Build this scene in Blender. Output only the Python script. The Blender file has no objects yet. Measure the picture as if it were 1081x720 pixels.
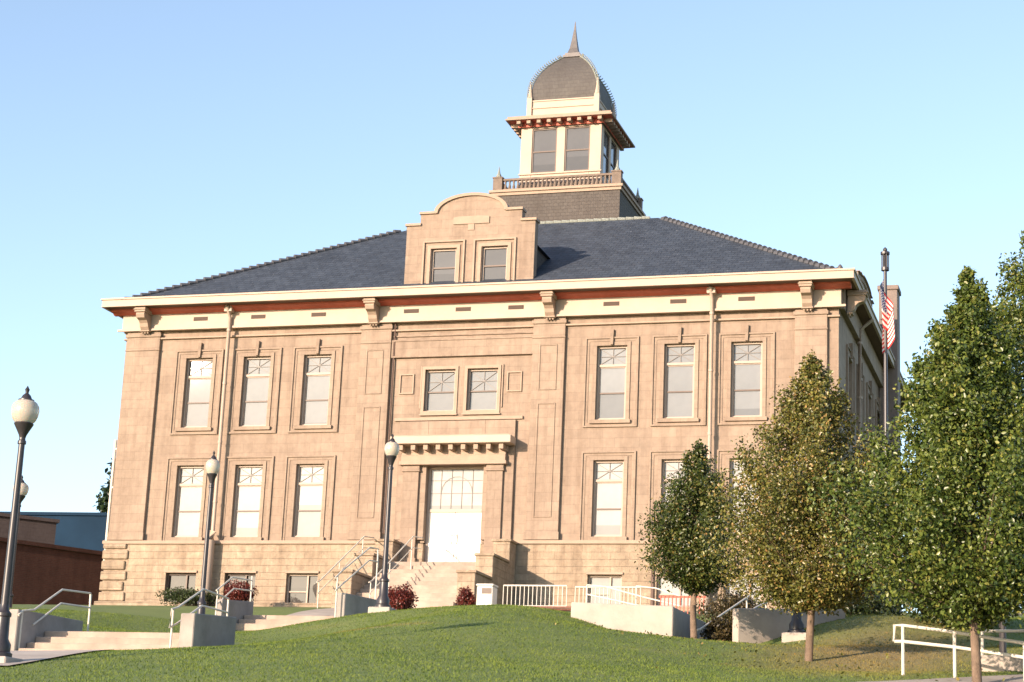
import bpy, bmesh, math, random
import numpy as np
from mathutils import Vector, Matrix
random.seed(7)
S = bpy.context.scene
COL = S.collection
R = math.radians

# ------------------------------------------------------------------ materials
def nt(name):
    m = bpy.data.materials.new(name); m.use_nodes = True
    t = m.node_tree; b = t.nodes['Principled BSDF']
    return m, t, b
def N(t, typ, **kw):
    n = t.nodes.new(typ)
    for k, v in kw.items():
        if k in ('operation', 'blend_type', 'feature', 'data_type', 'noise_dimensions', 'offset', 'offset_frequency', 'squash'): setattr(n, k, v)
        else: n.inputs[k].default_value = v
    return n
def ramp(t, src, stops):
    r = t.nodes.new('ShaderNodeValToRGB'); e = r.color_ramp.elements
    while len(e) < len(stops): e.new(0.5)
    for i, (p, c) in enumerate(stops): e[i].position = p; e[i].color = (*c, 1)
    t.links.new(src, r.inputs[0]); return r
def mulc(c, k): return tuple(min(1, v * k) for v in c)
def mat(name, col, rough=0.7, var=0.12, scale=3.0, bump=0.0, bscale=40, metal=0.0, spec=0.4):
    m, t, b = nt(name); L = t.links
    tc = t.nodes.new('ShaderNodeTexCoord')
    n1 = N(t, 'ShaderNodeTexNoise', Scale=scale, Detail=8, Roughness=0.65); L.new(tc.outputs['Object'], n1.inputs['Vector'])
    r = ramp(t, n1.outputs['Fac'], [(0.3, mulc(col, 1 - var)), (0.7, mulc(col, 1 + var))])
    L.new(r.outputs[0], b.inputs['Base Color'])
    b.inputs['Roughness'].default_value = rough; b.inputs['Metallic'].default_value = metal
    b.inputs['Specular IOR Level'].default_value = spec
    if bump:
        n2 = N(t, 'ShaderNodeTexNoise', Scale=bscale, Detail=6); L.new(tc.outputs['Object'], n2.inputs['Vector'])
        bp = N(t, 'ShaderNodeBump', Strength=bump, Distance=0.02); L.new(n2.outputs['Fac'], bp.inputs['Height']); L.new(bp.outputs[0], b.inputs['Normal'])
    return m
def brick(name, c1, c2, mortar, bw, bh, msize, rough=0.85, bump=0.4, dist=0.02, stain=0.12, nb=0.3, rowcoord='z', noise=0.35, nscale=9, squash=1.0, glints=False):
    """coursed masonry / shingles: x+y runs along the wall, z up"""
    m, t, b = nt(name); L = t.links
    tc = t.nodes.new('ShaderNodeTexCoord'); sp = t.nodes.new('ShaderNodeSeparateXYZ'); L.new(tc.outputs['Object'], sp.inputs[0])
    ad = N(t, 'ShaderNodeMath', operation='ADD'); L.new(sp.outputs[0], ad.inputs[0]); L.new(sp.outputs[1], ad.inputs[1])
    cb = t.nodes.new('ShaderNodeCombineXYZ')
    L.new(sp.outputs[0] if rowcoord == 'roof' else ad.outputs[0], cb.inputs[0]); L.new(sp.outputs[2], cb.inputs[1])
    br = N(t, 'ShaderNodeTexBrick', Scale=1.0, offset=0.5, squash=squash)
    br.inputs['Color1'].default_value = (*c1, 1); br.inputs['Color2'].default_value = (*c2, 1); br.inputs['Mortar'].default_value = (*mortar, 1)
    br.inputs['Mortar Size'].default_value = msize; br.inputs['Mortar Smooth'].default_value = 0.3; br.inputs['Bias'].default_value = 0.0
    br.inputs['Brick Width'].default_value = bw; br.inputs['Row Height'].default_value = bh
    L.new(cb.outputs[0], br.inputs['Vector'])
    n1 = N(t, 'ShaderNodeTexNoise', Scale=0.5, Detail=9, Roughness=0.7); L.new(tc.outputs['Object'], n1.inputs['Vector'])
    r = ramp(t, n1.outputs['Fac'], [(0.3, (1 - stain,) * 3), (0.68, (1, 1, 1))])
    n2 = N(t, 'ShaderNodeTexNoise', Scale=nscale, Detail=8, Roughness=0.7); L.new(tc.outputs['Object'], n2.inputs['Vector'])
    r2 = ramp(t, n2.outputs['Fac'], [(0.3, (1 - noise * .6,) * 3), (0.7, (1, 1, 1))])
    m1 = N(t, 'ShaderNodeMix', data_type='RGBA', blend_type='MULTIPLY'); m1.inputs[0].default_value = 1
    L.new(br.outputs['Color'], m1.inputs[6]); L.new(r.outputs[0], m1.inputs[7])
    m2 = N(t, 'ShaderNodeMix', data_type='RGBA', blend_type='MULTIPLY'); m2.inputs[0].default_value = 1
    L.new(m1.outputs[2], m2.inputs[6]); L.new(r2.outputs[0], m2.inputs[7])
    mp = t.nodes.new('ShaderNodeMapping'); mp.inputs['Scale'].default_value = (2.2, 2.2, .16); L.new(tc.outputs['Object'], mp.inputs[0])
    n3 = N(t, 'ShaderNodeTexNoise', Scale=1.0, Detail=7, Roughness=.65); L.new(mp.outputs[0], n3.inputs['Vector'])
    r3 = ramp(t, n3.outputs['Fac'], [(.34, (1-stain*.9, 1-stain, 1-stain*1.05)), (.56, (1, 1, 1))])
    m3_ = N(t, 'ShaderNodeMix', data_type='RGBA', blend_type='MULTIPLY'); m3_.inputs[0].default_value = 1
    L.new(m2.outputs[2], m3_.inputs[6]); L.new(r3.outputs[0], m3_.inputs[7]); last = m3_
    if glints:  # pale roof glints painted into the slate colour
        nf = N(t, 'ShaderNodeTexNoise', Scale=7.0, Detail=3, Roughness=.8); L.new(tc.outputs['Object'], nf.inputs['Vector'])
        rf = ramp(t, nf.outputs['Fac'], [(.66, (0, 0, 0)), (.70, (.6, .6, .6))])
        last = N(t, 'ShaderNodeMix', data_type='RGBA'); L.new(rf.outputs[0], last.inputs[0]); L.new(m3_.outputs[2], last.inputs[6]); last.inputs[7].default_value = (.30, .31, .33, 1)
    L.new(last.outputs[2], b.inputs['Base Color'])
    b.inputs['Roughness'].default_value = rough; b.inputs['Specular IOR Level'].default_value = 0.25
    inv = N(t, 'ShaderNodeMath', operation='MULTIPLY_ADD'); inv.inputs[1].default_value = -1; inv.inputs[2].default_value = 1
    L.new(br.outputs['Fac'], inv.inputs[0])
    ma = N(t, 'ShaderNodeMath', operation='MULTIPLY_ADD'); ma.inputs[1].default_value = nb
    L.new(n2.outputs['Fac'], ma.inputs[0]); L.new(inv.outputs[0], ma.inputs[2])
    bp = N(t, 'ShaderNodeBump', Strength=bump, Distance=dist); L.new(ma.outputs[0], bp.inputs['Height']); L.new(bp.outputs[0], b.inputs['Normal'])
    return m

M = {}
M['stone'] = brick('smooth_stone', (.362, .275, .212), (.325, .244, .188), (.29, .216, .166), .95, .36, .009, bump=.35, dist=.012, stain=.22, noise=.28, nscale=4)
M['trim'] = mat('stone_trim', (.338, .252, .194), .8, .10, 2.5, .12, 30, spec=.25)
M['rough'] = brick('rock_faced_stone', (.475, .37, .272), (.415, .318, .23), (.395, .30, .217), .72, .27, .006, bump=.8, dist=.05, stain=.28, nb=1.6, noise=.45, nscale=4)
M['cream'] = mat('cream_paint', (.43, .335, .265), .65, .07, 1.2, .05, 20)
M['redpaint'] = mat('red_moulding_paint', (.42, .095, .06), .6, .15, 4)
M['brownpaint'] = mat('soffit_paint', (.13, .075, .055), .8, .15, 2)
M['frame'] = mat('window_frame_paint', (.38, .295, .24), .55, .05, 3)
M['darkframe'] = mat('dark_frame_paint', (.10, .065, .05), .5, .1, 3)
M['muntin'] = mat('leading', (.16, .14, .13), .5, .1, 3)
M['whitemetal'] = mat('white_rail_paint', (.58, .53, .46), .45, .06, 6)
M['whitepaint'] = mat('white_door_paint', (.68, .64, .57), .4, .03, 3)
M['bronze'] = mat('brown_metal_rail', (.10, .06, .045), .6, .15, 6)
M['lampblack'] = mat('lamp_post_paint', (.030, .026, .030), .38, .15, 8, spec=.5)
M['siding'] = brick('grey_shingle_siding', (.125, .110, .10), (.108, .094, .086), (.078, .068, .062), .22, .16, .008, bump=.5, dist=.015, stain=.15)
M['slate'] = brick('roof_slate', (.078, .094, .122), (.056, .069, .092), (.036, .042, .055), .34, .17, .012, rough=.62, bump=.7, dist=.03, stain=.25, rowcoord='roof', glints=True)
M['slateside'] = brick('roof_slate_side', (.078, .094, .122), (.056, .069, .092), (.036, .042, .055), .34, .17, .012, rough=.62, bump=.7, dist=.03, stain=.25)
M['slatecap'] = mat('ridge_tile', (.085, .085, .095), .6, .2, 5)
M['dome'] = brick('dome_metal_shingle', (.118, .108, .10), (.105, .095, .09), (.08, .072, .068), .3, .2, .008, rough=.7, bump=.3, dist=.01)
M['copper'] = mat('verdigris_crest', (.22, .235, .21), .6, .3, 12)
M['darkmetal'] = mat('spire_metal', (.11, .10, .10), .5, .2, 5, metal=.2)
M['concrete'] = mat('concrete', (.30, .265, .24), .9, .30, .9, .25, 25)
M['conclight'] = mat('pale_concrete', (.37, .32, .28), .9, .24, .8, .25, 25)
M['step'] = mat('step_concrete', (.34, .265, .215), .9, .28, 1.1, .25, 25)
M['redbrick'] = brick('dark_red_brick', (.105, .042, .033), (.085, .035, .028), (.08, .055, .045), .24, .08, .008, bump=.4, stain=.3)
M['greyblock'] = brick('grey_brown_wall', (.085, .066, .062), (.075, .058, .055), (.065, .05, .046), .4, .2, .008, bump=.3)
M['bluemetal'] = mat('blue_panel', (.010, .028, .055), .8, .15, .6, spec=.1)  # blue darkened in colour so the sunlit wall looks shaded
M['chim'] = mat('chimney_stucco', (.20, .155, .135), .85, .1, 3, .2)
M['vent'] = mat('vent_grille', (.07, .045, .035), .7, .1, 5)
M['bark'] = mat('bark', (.17, .125, .09), .9, .3, 9, .8, 60)
M['barkgrey'] = mat('pale_bark', (.165, .115, .082), .9, .3, 9, .8, 60)
M['gold'] = mat('tarnished_brass', (.25, .17, .10), .4, .2, 5, metal=.6)
M['brickpave'] = brick('brick_low_wall', (.22, .09, .065), (.17, .07, .05), (.2, .15, .12), .22, .075, .01, bump=.4)
M['curtain'] = mat('drawn_blind', (.5, .46, .40), .8, .08, 2)

def glass_mat(name, tint, rough=.015, blind=.5):
    # pane with a blind drawn close behind it
    m, t, b = nt(name); L = t.links
    tc = t.nodes.new('ShaderNodeTexCoord'); n = N(t, 'ShaderNodeTexNoise', Scale=1.3, Detail=3); L.new(tc.outputs['Object'], n.inputs['Vector'])
    r = ramp(t, n.outputs['Fac'], [(.35, mulc(tint, .9)), (.65, mulc(tint, 1.06))])
    oi = t.nodes.new('ShaderNodeObjectInfo'); sp = t.nodes.new('ShaderNodeSeparateXYZ'); L.new(tc.outputs['Object'], sp.inputs[0])
    th = N(t, 'ShaderNodeMath', operation='MULTIPLY_ADD'); th.inputs[1].default_value = 2.4; th.inputs[2].default_value = -1.1; L.new(oi.outputs['Random'], th.inputs[0])
    lt = N(t, 'ShaderNodeMath', operation='LESS_THAN'); L.new(sp.outputs[2], lt.inputs[0]); L.new(th.outputs[0], lt.inputs[1])
    br_ = N(t, 'ShaderNodeMath', operation='MULTIPLY_ADD'); br_.inputs[1].default_value = -.32; br_.inputs[2].default_value = 1.0; L.new(lt.outputs[0], br_.inputs[0])
    rv = N(t, 'ShaderNodeMath', operation='MULTIPLY_ADD'); rv.inputs[1].default_value = .35; rv.inputs[2].default_value = .8; L.new(oi.outputs['Random'], rv.inputs[0])
    pm = N(t, 'ShaderNodeMath', operation='MULTIPLY'); L.new(br_.outputs[0], pm.inputs[0]); L.new(rv.outputs[0], pm.inputs[1])
    vm_ = N(t, 'ShaderNodeVectorMath', operation='SCALE'); L.new(r.outputs[0], vm_.inputs[0]); L.new(pm.outputs[0], vm_.inputs['Scale'])
    L.new(vm_.outputs[0], b.inputs['Base Color'])
    b.inputs['Roughness'].default_value = .6; b.inputs['Coat Weight'].default_value = 1.0; b.inputs['Coat Roughness'].default_value = rough; b.inputs['Coat IOR'].default_value = 1.5
    b.inputs['Specular IOR Level'].default_value = .2
    n2 = N(t, 'ShaderNodeTexNoise', Scale=1.1, Detail=2); L.new(tc.outputs['Object'], n2.inputs['Vector'])
    bp = N(t, 'ShaderNodeBump', Strength=.03, Distance=.01); L.new(n2.outputs['Fac'], bp.inputs['Height']); L.new(bp.outputs[0], b.inputs['Coat Normal'])
    return m
M['pane2'] = glass_mat('upper_pane', (.175, .18, .185))
M['pane1'] = glass_mat('lower_pane', (.31, .30, .285))
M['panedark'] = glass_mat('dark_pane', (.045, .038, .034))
M['panemid'] = glass_mat('dormer_pane', (.065, .065, .068))
M['doorpane'] = glass_mat('door_pane', (.70, .68, .62), .03)

def dry_mask(t):
    L = t.links; ge = t.nodes.new('ShaderNodeNewGeometry')
    def blob(cx, cy, sx, sy):
        v = N(t, 'ShaderNodeVectorMath', operation='SUBTRACT'); v.inputs[1].default_value = (cx, cy, 0); L.new(ge.outputs['Position'], v.inputs[0])
        w = N(t, 'ShaderNodeVectorMath', operation='MULTIPLY'); w.inputs[1].default_value = (1/sx, 1/sy, 0); L.new(v.outputs[0], w.inputs[0])
        l = N(t, 'ShaderNodeVectorMath', operation='LENGTH'); L.new(w.outputs[0], l.inputs[0]); return l.outputs['Value']
    mn = N(t, 'ShaderNodeMath', operation='MINIMUM'); L.new(blob(19.3, -28.5, 2.6, 7.5), mn.inputs[0]); L.new(blob(6, -30, 3.5, .5), mn.inputs[1])
    n = N(t, 'ShaderNodeTexNoise', Scale=.9, Detail=7, Roughness=.7); L.new(ge.outputs['Position'], n.inputs['Vector'])
    a = N(t, 'ShaderNodeMath', operation='MULTIPLY_ADD'); a.inputs[1].default_value = -1.0; a.inputs[2].default_value = 1.75; L.new(n.outputs['Fac'], a.inputs[0])
    sb = N(t, 'ShaderNodeMath', operation='SUBTRACT'); L.new(a.outputs[0], sb.inputs[0]); L.new(mn.outputs[0], sb.inputs[1]); sb.use_clamp = True
    return sb.outputs[0]
def leafmat(name, c_dark, c_light, accent=None, acc_amt=.0, grass=False):
    m, t, b = nt(name); L = t.links
    g = t.nodes.new('ShaderNodeNewGeometry')
    stops = [(0.0, c_dark), (.75, c_light)]
    if accent: stops = [(0.0, c_dark), (.9 - acc_amt, c_light), (.97, accent)]
    r = ramp(t, g.outputs['Random Per Island'], stops)
    tc = t.nodes.new('ShaderNodeTexCoord'); n = N(t, 'ShaderNodeTexNoise', Scale=1.6, Detail=3); L.new(tc.outputs['Object'], n.inputs['Vector'])
    r2 = ramp(t, n.outputs['Fac'], [(.35, (.72, .78, .72)), (.65, (1.15, 1.05, .9))])
    mx = N(t, 'ShaderNodeMix', data_type='RGBA', blend_type='MULTIPLY'); mx.inputs[0].default_value = 1
    if grass:
        dm = N(t, 'ShaderNodeMix', data_type='RGBA'); dm.inputs[7].default_value = (.26, .20, .085, 1)
        L.new(dry_mask(t), dm.inputs[0]); L.new(r.outputs[0], dm.inputs[6]); r = dm; rs = dm.outputs[2]
    else: rs = r.outputs[0]
    L.new(rs, mx.inputs[6]); L.new(r2.outputs[0], mx.inputs[7]); L.new(mx.outputs[2], b.inputs['Base Color'])
    b.inputs['Roughness'].default_value = .36; b.inputs['Specular IOR Level'].default_value = .45
    if grass: b.inputs['Roughness'].default_value = .85; b.inputs['Specular IOR Level'].default_value = .15
    tr = t.nodes.new('ShaderNodeBsdfTranslucent'); L.new(mx.outputs[2], tr.inputs['Color'])
    ms = t.nodes.new('ShaderNodeMixShader'); ms.inputs[0].default_value = .16
    L.new(b.outputs[0], ms.inputs[1]); L.new(tr.outputs[0], ms.inputs[2])
    L.new(ms.outputs[0], t.nodes['Material Output'].inputs['Surface'])
    return m
M['leafgreen'] = leafmat('pear_leaves_green', (.018, .036, .010), (.085, .11, .025), (.20, .15, .05), .06)
M['leafolive'] = leafmat('pear_leaves_turning', (.045, .060, .015), (.20, .195, .05), (.30, .19, .08), .10)
M['leafdeep'] = leafmat('pear_leaves_deep', (.028, .056, .012), (.135, .175, .036), (.22, .22, .06), .05)
M['needle'] = leafmat('conifer_needles', (.012, .03, .014), (.03, .055, .022))
M['barberry'] = leafmat('dark_red_leaves', (.08, .016, .014), (.17, .035, .03))
M['shrub'] = leafmat('shrub_leaves', (.018, .032, .012), (.05, .07, .022))
M['brownhedge'] = leafmat('brown_hedge_leaves', (.04, .028, .015), (.09, .07, .03))
M['grassblade'] = leafmat('grass_blades', (.095, .15, .03), (.155, .205, .05), grass=True)

def grass_ground():
    m, t, b = nt('lawn_soil'); L = t.links
    tc = t.nodes.new('ShaderNodeTexCoord')
    n = N(t, 'ShaderNodeTexNoise', Scale=.35, Detail=8, Roughness=.6); L.new(tc.outputs['Object'], n.inputs['Vector'])
    r = ramp(t, n.outputs['Fac'], [(.35, (.10, .15, .032)), (.6, (.14, .185, .045)), (.75, (.20, .205, .065))])
    n2 = N(t, 'ShaderNodeTexNoise', Scale=22, Detail=8, Roughness=.75); L.new(tc.outputs['Object'], n2.inputs['Vector'])
    r2 = ramp(t, n2.outputs['Fac'], [(.3, (.6, .6, .6)), (.7, (1.15, 1.15, 1.1))])
    mx = N(t, 'ShaderNodeMix', data_type='RGBA', blend_type='MULTIPLY'); mx.inputs[0].default_value = 1
    dm = N(t, 'ShaderNodeMix', data_type='RGBA'); dm.inputs[7].default_value = (.26, .20, .085, 1)
    L.new(dry_mask(t), dm.inputs[0]); L.new(r.outputs[0], dm.inputs[6])
    L.new(dm.outputs[2], mx.inputs[6]); L.new(r2.outputs[0], mx.inputs[7]); L.new(mx.outputs[2], b.inputs['Base Color'])
    b.inputs['Roughness'].default_value = .9
    bp = N(t, 'ShaderNodeBump', Strength=.5, Distance=.02); L.new(n2.outputs['Fac'], bp.inputs['Height']); L.new(bp.outputs[0], b.inputs['Normal'])
    return m
M['lawn'] = grass_ground()
M['drylawn'] = mat('dry_slope', (.22, .17, .07), .95, .3, 1.2, .8, 30)
M['asphalt'] = mat('asphalt', (.05, .05, .052), .9, .2, 5, .3, 60)

# ------------------------------------------------------------------ mesh helpers
class MB:
    def __init__(s): s.v = []; s.f = []
    def add(s, vs, fs):
        o = len(s.v); s.v += [tuple(map(float, p)) for p in vs]; s.f += [tuple(i + o for i in f) for f in fs]; return s
    def box(s, x0, x1, y0, y1, z0, z1):
        x0, x1 = sorted((x0, x1)); y0, y1 = sorted((y0, y1)); z0, z1 = sorted((z0, z1))
        return s.add([(x0,y0,z0),(x1,y0,z0),(x1,y1,z0),(x0,y1,z0),(x0,y0,z1),(x1,y0,z1),(x1,y1,z1),(x0,y1,z1)],
                     [(0,3,2,1),(4,5,6,7),(0,1,5,4),(1,2,6,5),(2,3,7,6),(3,0,4,7)])
    def prism(s, poly, a, b, axis='x'):
        """poly: 2D outline; extruded along axis from a to b. axis x: (y,z); y: (x,z); z: (x,y)"""
        def P(p, t): return {'x': (t, p[0], p[1]), 'y': (p[0], t, p[1]), 'z': (p[0], p[1], t)}[axis]
        n = len(poly); vs = [P(p, a) for p in poly] + [P(p, b) for p in poly]
        fs = [tuple(range(n))[::-1], tuple(range(n, 2 * n))] + [(i, (i + 1) % n, n + (i + 1) % n, n + i) for i in range(n)]
        return s.add(vs, fs)
    def tube(s, pts, r, n=8, r1=None, cap=True):
        pts = [Vector(p) for p in pts]; rings = []; vs = []; k = len(pts)
        up = Vector((0, 0, 1))
        for i, p in enumerate(pts):
            d = (pts[min(i + 1, k - 1)] - pts[max(i - 1, 0)]).normalized()
            a = d.cross(up)
            if a.length < .05: a = d.cross(Vector((0, 1, 0)))
            a.normalize(); b = d.cross(a).normalized()
            rr = r if r1 is None else r + (r1 - r) * i / (k - 1)
            for j in range(n):
                t = 2 * math.pi * j / n; vs.append(p + a * math.cos(t) * rr + b * math.sin(t) * rr)
        fs = [(i*n+j, i*n+(j+1)%n, (i+1)*n+(j+1)%n, (i+1)*n+j) for i in range(k-1) for j in range(n)]
        if cap: fs += [tuple(range(n))[::-1], tuple(range((k-1)*n, k*n))]
        return s.add(vs, fs)
    def lathe(s, prof, cx=0, cy=0, n=20, sq=False):
        vs = []; k = len(prof); off = math.pi / 4 if n == 4 else 0; sc = math.sqrt(2) if n == 4 else 1
        for r, z in prof:
            for j in range(n):
                t = 2 * math.pi * j / n + off; vs.append((cx + r * sc * math.cos(t), cy + r * sc * math.sin(t), z))
        fs = [(i*n+j, i*n+(j+1)%n, (i+1)*n+(j+1)%n, (i+1)*n+j) for i in range(k-1) for j in range(n)]
        fs += [tuple(range(n))[::-1], tuple(range((k-1)*n, k*n))]
        return s.add(vs, fs)

def wpos(o):
    p = Vector((0, 0, 0))
    while o is not None: p = p + o.location; o = o.parent
    return p
def build(mb, name, m, parent=None, smooth=False, bevel=0, origin=None, recalc=True):
    """mesh object in world coordinates; origin at the mesh's base centre, parented without rotation"""
    v = np.array(mb.v, float)
    if origin is None: origin = Vector(((v[:,0].min()+v[:,0].max())/2, (v[:,1].min()+v[:,1].max())/2, v[:,2].min()))
    else: origin = Vector(origin)
    me = bpy.data.meshes.new(name); me.from_pydata([tuple(p) for p in v - np.array(origin)], [], mb.f)
    bm = bmesh.new(); bm.from_mesh(me)
    if recalc: bmesh.ops.recalc_face_normals(bm, faces=bm.faces)
    if bevel: bmesh.ops.bevel(bm, geom=[e for e in bm.edges if len(e.link_faces) == 2 and e.calc_face_angle(0) > .6], offset=bevel, segments=1, affect='EDGES', clamp_overlap=True)
    bm.to_mesh(me); bm.free()
    if smooth:
        for p in me.polygons: p.use_smooth = True
        try: me.set_sharp_from_angle(angle=R(40))
        except Exception: pass
    me.materials.append(m)
    o = bpy.data.objects.new(name, me); COL.objects.link(o)
    if parent is not None: o.parent = parent; o.location = origin - wpos(parent)
    else: o.location = origin
    return o
def tag(o, label=None, cat=None, group=None, kind=None):
    if label: o['label'] = label
    if cat: o['category'] = cat
    if group: o['group'] = group
    if kind: o['kind'] = kind
    return o
def empty(name, loc, label, cat, group=None):
    o = bpy.data.objects.new(name, None); COL.objects.link(o); o.location = loc; o.empty_display_size = .3
    return tag(o, label, cat, group)
def copy_tree(o, parent=None):
    c = o.copy(); COL.objects.link(c)
    if parent is not None: c.parent = parent
    for ch in [k for k in o.children]: copy_tree(ch, c)
    return c

# ------------------------------------------------------------------ terrain
def hbase(y):
    if y > -1.5: return 1.0
    if y > -20: return 1.0 + (y + 1.5) * 2.25 / 18.5
    if y > -66: return -1.25 + .15 * (y + 20)
    return -8.15
CP = [(5.7,-40.4,-4.42),(9.0,-44,-4.95),(4.2,-31.3,-3.42),(.1,-31.3,-3.47),(1.2,-31.7,-3.56),(3,-31.7,-3.54),(2.4,-33.8,-3.80),(1.4,-28.8,-2.92),(3.3,-28.8,-2.88),(.2,-28,-2.8),(4.9,-28,-2.95),(2,-23,-2.15),(.6,-20,-1.88),(4.5,-24,-2.05),(.4,-16.5,-1.40),(2.2,-16.3,-1.25),(0,-18.3,-1.66),(-1.5,-19,-1.85),
      (5.56,-21.8,-1.38),(7,-20,-1.17),(10.1,-20,-1.17),(11.3,-24,-1.72),(13.85,-24,-2.38),(15.35,-24,-2.62),(16.74,-24,-2.04),(14.95,-27,-2.62),(18.1,-31,-3.33),
      (16.2,-22.5,-1.75),(20.28,-35,-3.9),(21.2,-36.5,-4.1),(21.5,-38,-4.5),(14.5,-20,-2.3),(12.5,-20.5,-1.95),(19,-24,-2.1),(20.5,-28,-2.75),(22,-31,-3.3),(11,-32,-2.95),(8,-28,-2.35),(16,-36,-3.9),
      (-3,-26,-2.3),(-5,-31,-3.2),(12,-40,-4.25),(18,-42,-4.65),(25,-36,-4.1),(25,-25,-2.3),(-3,-14,-.95),(-8,-12,-.35),(-8,-22,-1.5)]
cpx = np.array([c[:2] for c in CP]); cres = np.array([c[2] - hbase(c[1]) for c in CP]); SG = 2.6
K = np.exp(-((cpx[:,None]-cpx[None])**2).sum(2)/(2*SG*SG)); WT = np.linalg.solve(K + .05*np.eye(len(CP)), cres)
def H(x, y):
    return hbase(y) + float((np.exp(-((cpx - (x, y))**2).sum(1)/(2*SG*SG)) * WT).sum())
def HV(X, Y):
    b = np.vectorize(hbase)(Y); o = b.astype(float)
    for (cx, cy), w in zip(cpx, WT): o = o + w*np.exp(-((X-cx)**2+(Y-cy)**2)/(2*SG*SG))
    return o
def axis(lo, hi, step, far):
    a = list(np.arange(lo, hi + 1e-6, step)); s = step; p = hi; q = lo; up = []; dn = []
    while p < far: s *= 1.4; p += s; up.append(p); q -= s; dn.append(q)
    return np.array(dn[::-1] + a + up)
gx = axis(-30, 34, .4, 900); gy = axis(-60, 4, .4, 900)
GX, GY = np.meshgrid(gx, gy); GZ = HV(GX, GY)
nx, ny = len(gx), len(gy)
me = bpy.data.meshes.new('lawn_ground')
me.from_pydata(np.stack([GX.ravel(), GY.ravel(), GZ.ravel()], 1).tolist(), [], [(j*nx+i, j*nx+i+1, (j+1)*nx+i+1, (j+1)*nx+i) for j in range(ny-1) for i in range(nx-1)])
for p in me.polygons: p.use_smooth = True
me.materials.append(M['lawn'])
g = bpy.data.objects.new('ground', me); COL.objects.link(g); g['kind'] = 'structure'

def drape(name, pts, width, m, lift=.03, seg=.5):
    """a path: strip following the terrain"""
    P = [Vector((*p, 0)) for p in pts]; L = []
    for a, b in zip(P, P[1:]):
        k = max(1, int((b - a).length / seg))
        L += [a.lerp(b, i / k) for i in range(k)]
    L.append(P[-1]); mb = MB(); vs = []; nC = 5
    for i, p in enumerate(L):
        d = (L[min(i+1, len(L)-1)] - L[max(i-1, 0)]).normalized(); n = Vector((-d.y, d.x, 0))
        for k in range(nC):
            q = p + n * width * (k/(nC-1) - .5); vs.append((q.x, q.y, H(q.x, q.y) + lift))
    mb.add(vs, [(i*nC+k, i*nC+k+1, (i+1)*nC+k+1, (i+1)*nC+k) for i in range(len(L)-1) for k in range(nC-1)])
    o = build(mb, name, m); o['kind'] = 'structure'; return o
drape('path', [(4.6,-41.5),(3.9,-37),(2.6,-33.6),(2.1,-31.6)], 3.6, M['conclight'])
drape('entrance_walk', [(.4,-14.6),(0,-10),(-.1,-5.6)], 3.4, M['conclight'])
drape('pavement', [(19.0,-44),(20.4,-37.6),(22.8,-35.2),(30,-33)], 1.5, M['concrete'])
drape('plaza', [(-.1,-5.2),(6,-6.5),(12,-10)], 2.2, M['conclight'], .035)
o = build(MB().box(-400, 400, -420, -68, -8.4, -8.13), 'road', M['asphalt']); o['kind'] = 'structure'

# ------------------------------------------------------------------ courthouse
BZ = 1.0
CH = empty('courthouse', (0, 10, BZ), 'large tan stone courthouse with slate hip roof, domed tower and entrance stairs', 'courthouse')
WX = 14.6; YB = 21.0
WC = [-11.2, -8.65, -6.03, 6.03, 8.65, 11.2]
Z2 = (8.32, 11.21); Z1 = (3.88, 6.78); HW = .59

def wall_grid(mb, x0, x1, z0, z1, holes, y, depth, P=lambda x, y, z: (x, y, z), skip=()):
    xs = sorted({x0, x1, *[h[0] for h in holes], *[h[1] for h in holes]}); zs = sorted({z0, z1, *[h[2] for h in holes], *[h[3] for h in holes]})
    for a, b in zip(xs, xs[1:]):
        for c, d in zip(zs, zs[1:]):
            mx, mz = (a+b)/2, (c+d)/2
            if any(h[0] < mx < h[1] and h[2] < mz < h[3] for h in holes): continue
            mb.add([P(a,y,c), P(b,y,c), P(b,y,d), P(a,y,d)], [(0,1,2,3)])
    for a, b, c, d in holes:
        for q in ([(a,y,c),(a,y+depth,c),(a,y+depth,d),(a,y,d)], [(b,y,c),(b,y,d),(b,y+depth,d),(b,y+depth,c)],
                  [(a,y,d),(a,y+depth,d),(b,y+depth,d),(b,y,d)], [(a,y,c),(b,y,c),(b,y+depth,c),(a,y+depth,c)]):
            if all(abs(p_[2]-q[0][2]) < 1e-6 for p_ in q) and q[0][2] in skip: continue
            mb.add([P(*p) for p in q], [(0,1,2,3)])
DOOR = (-1.15, 1.15, 2.75, 6.62)
CWN = [(-1.45, -.21, 8.78, 10.46), (.29, 1.53, 8.78, 10.46)]
holes = [(c-HW, c+HW, *z) for c in WC for z in (Z1, Z2)] + CWN + [DOOR]
mb = MB(); wall_grid(mb, -WX, WX, 3.66, 13.2, [h for h in holes if h is not DOOR] + [(DOOR[0], DOOR[1], 3.66, DOOR[3])], 0, .3, skip=(3.66,))
EW = [3.2, 6.4, 9.6, 12.8, 16.0]
PE = lambda x, y, z: (WX - y, x, z)      # east wall: runs along +y
eh = [(c-HW, c+HW, *z) for c in EW for z in (Z1, Z2)]
wall_grid(mb, 0, YB, 3.66, 13.2, eh, 0, .3, PE)
mb.add([(-WX,0,3.66),(-WX,YB,3.66),(-WX,YB,13.2),(-WX,0,13.2)], [(0,1,2,3)])
mb.add([(-WX,YB,3.66),(WX,YB,3.66),(WX,YB,13.2),(-WX,YB,13.2)], [(0,1,2,3)])
wall = build(mb, 'wall', M['stone'], CH, recalc=False)
# inner dark backing so that nothing shows through
build(MB().box(-WX+.34, WX-.34, .34, YB-.2, BZ, 13.1), 'interior', M['vent'], CH)
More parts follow.
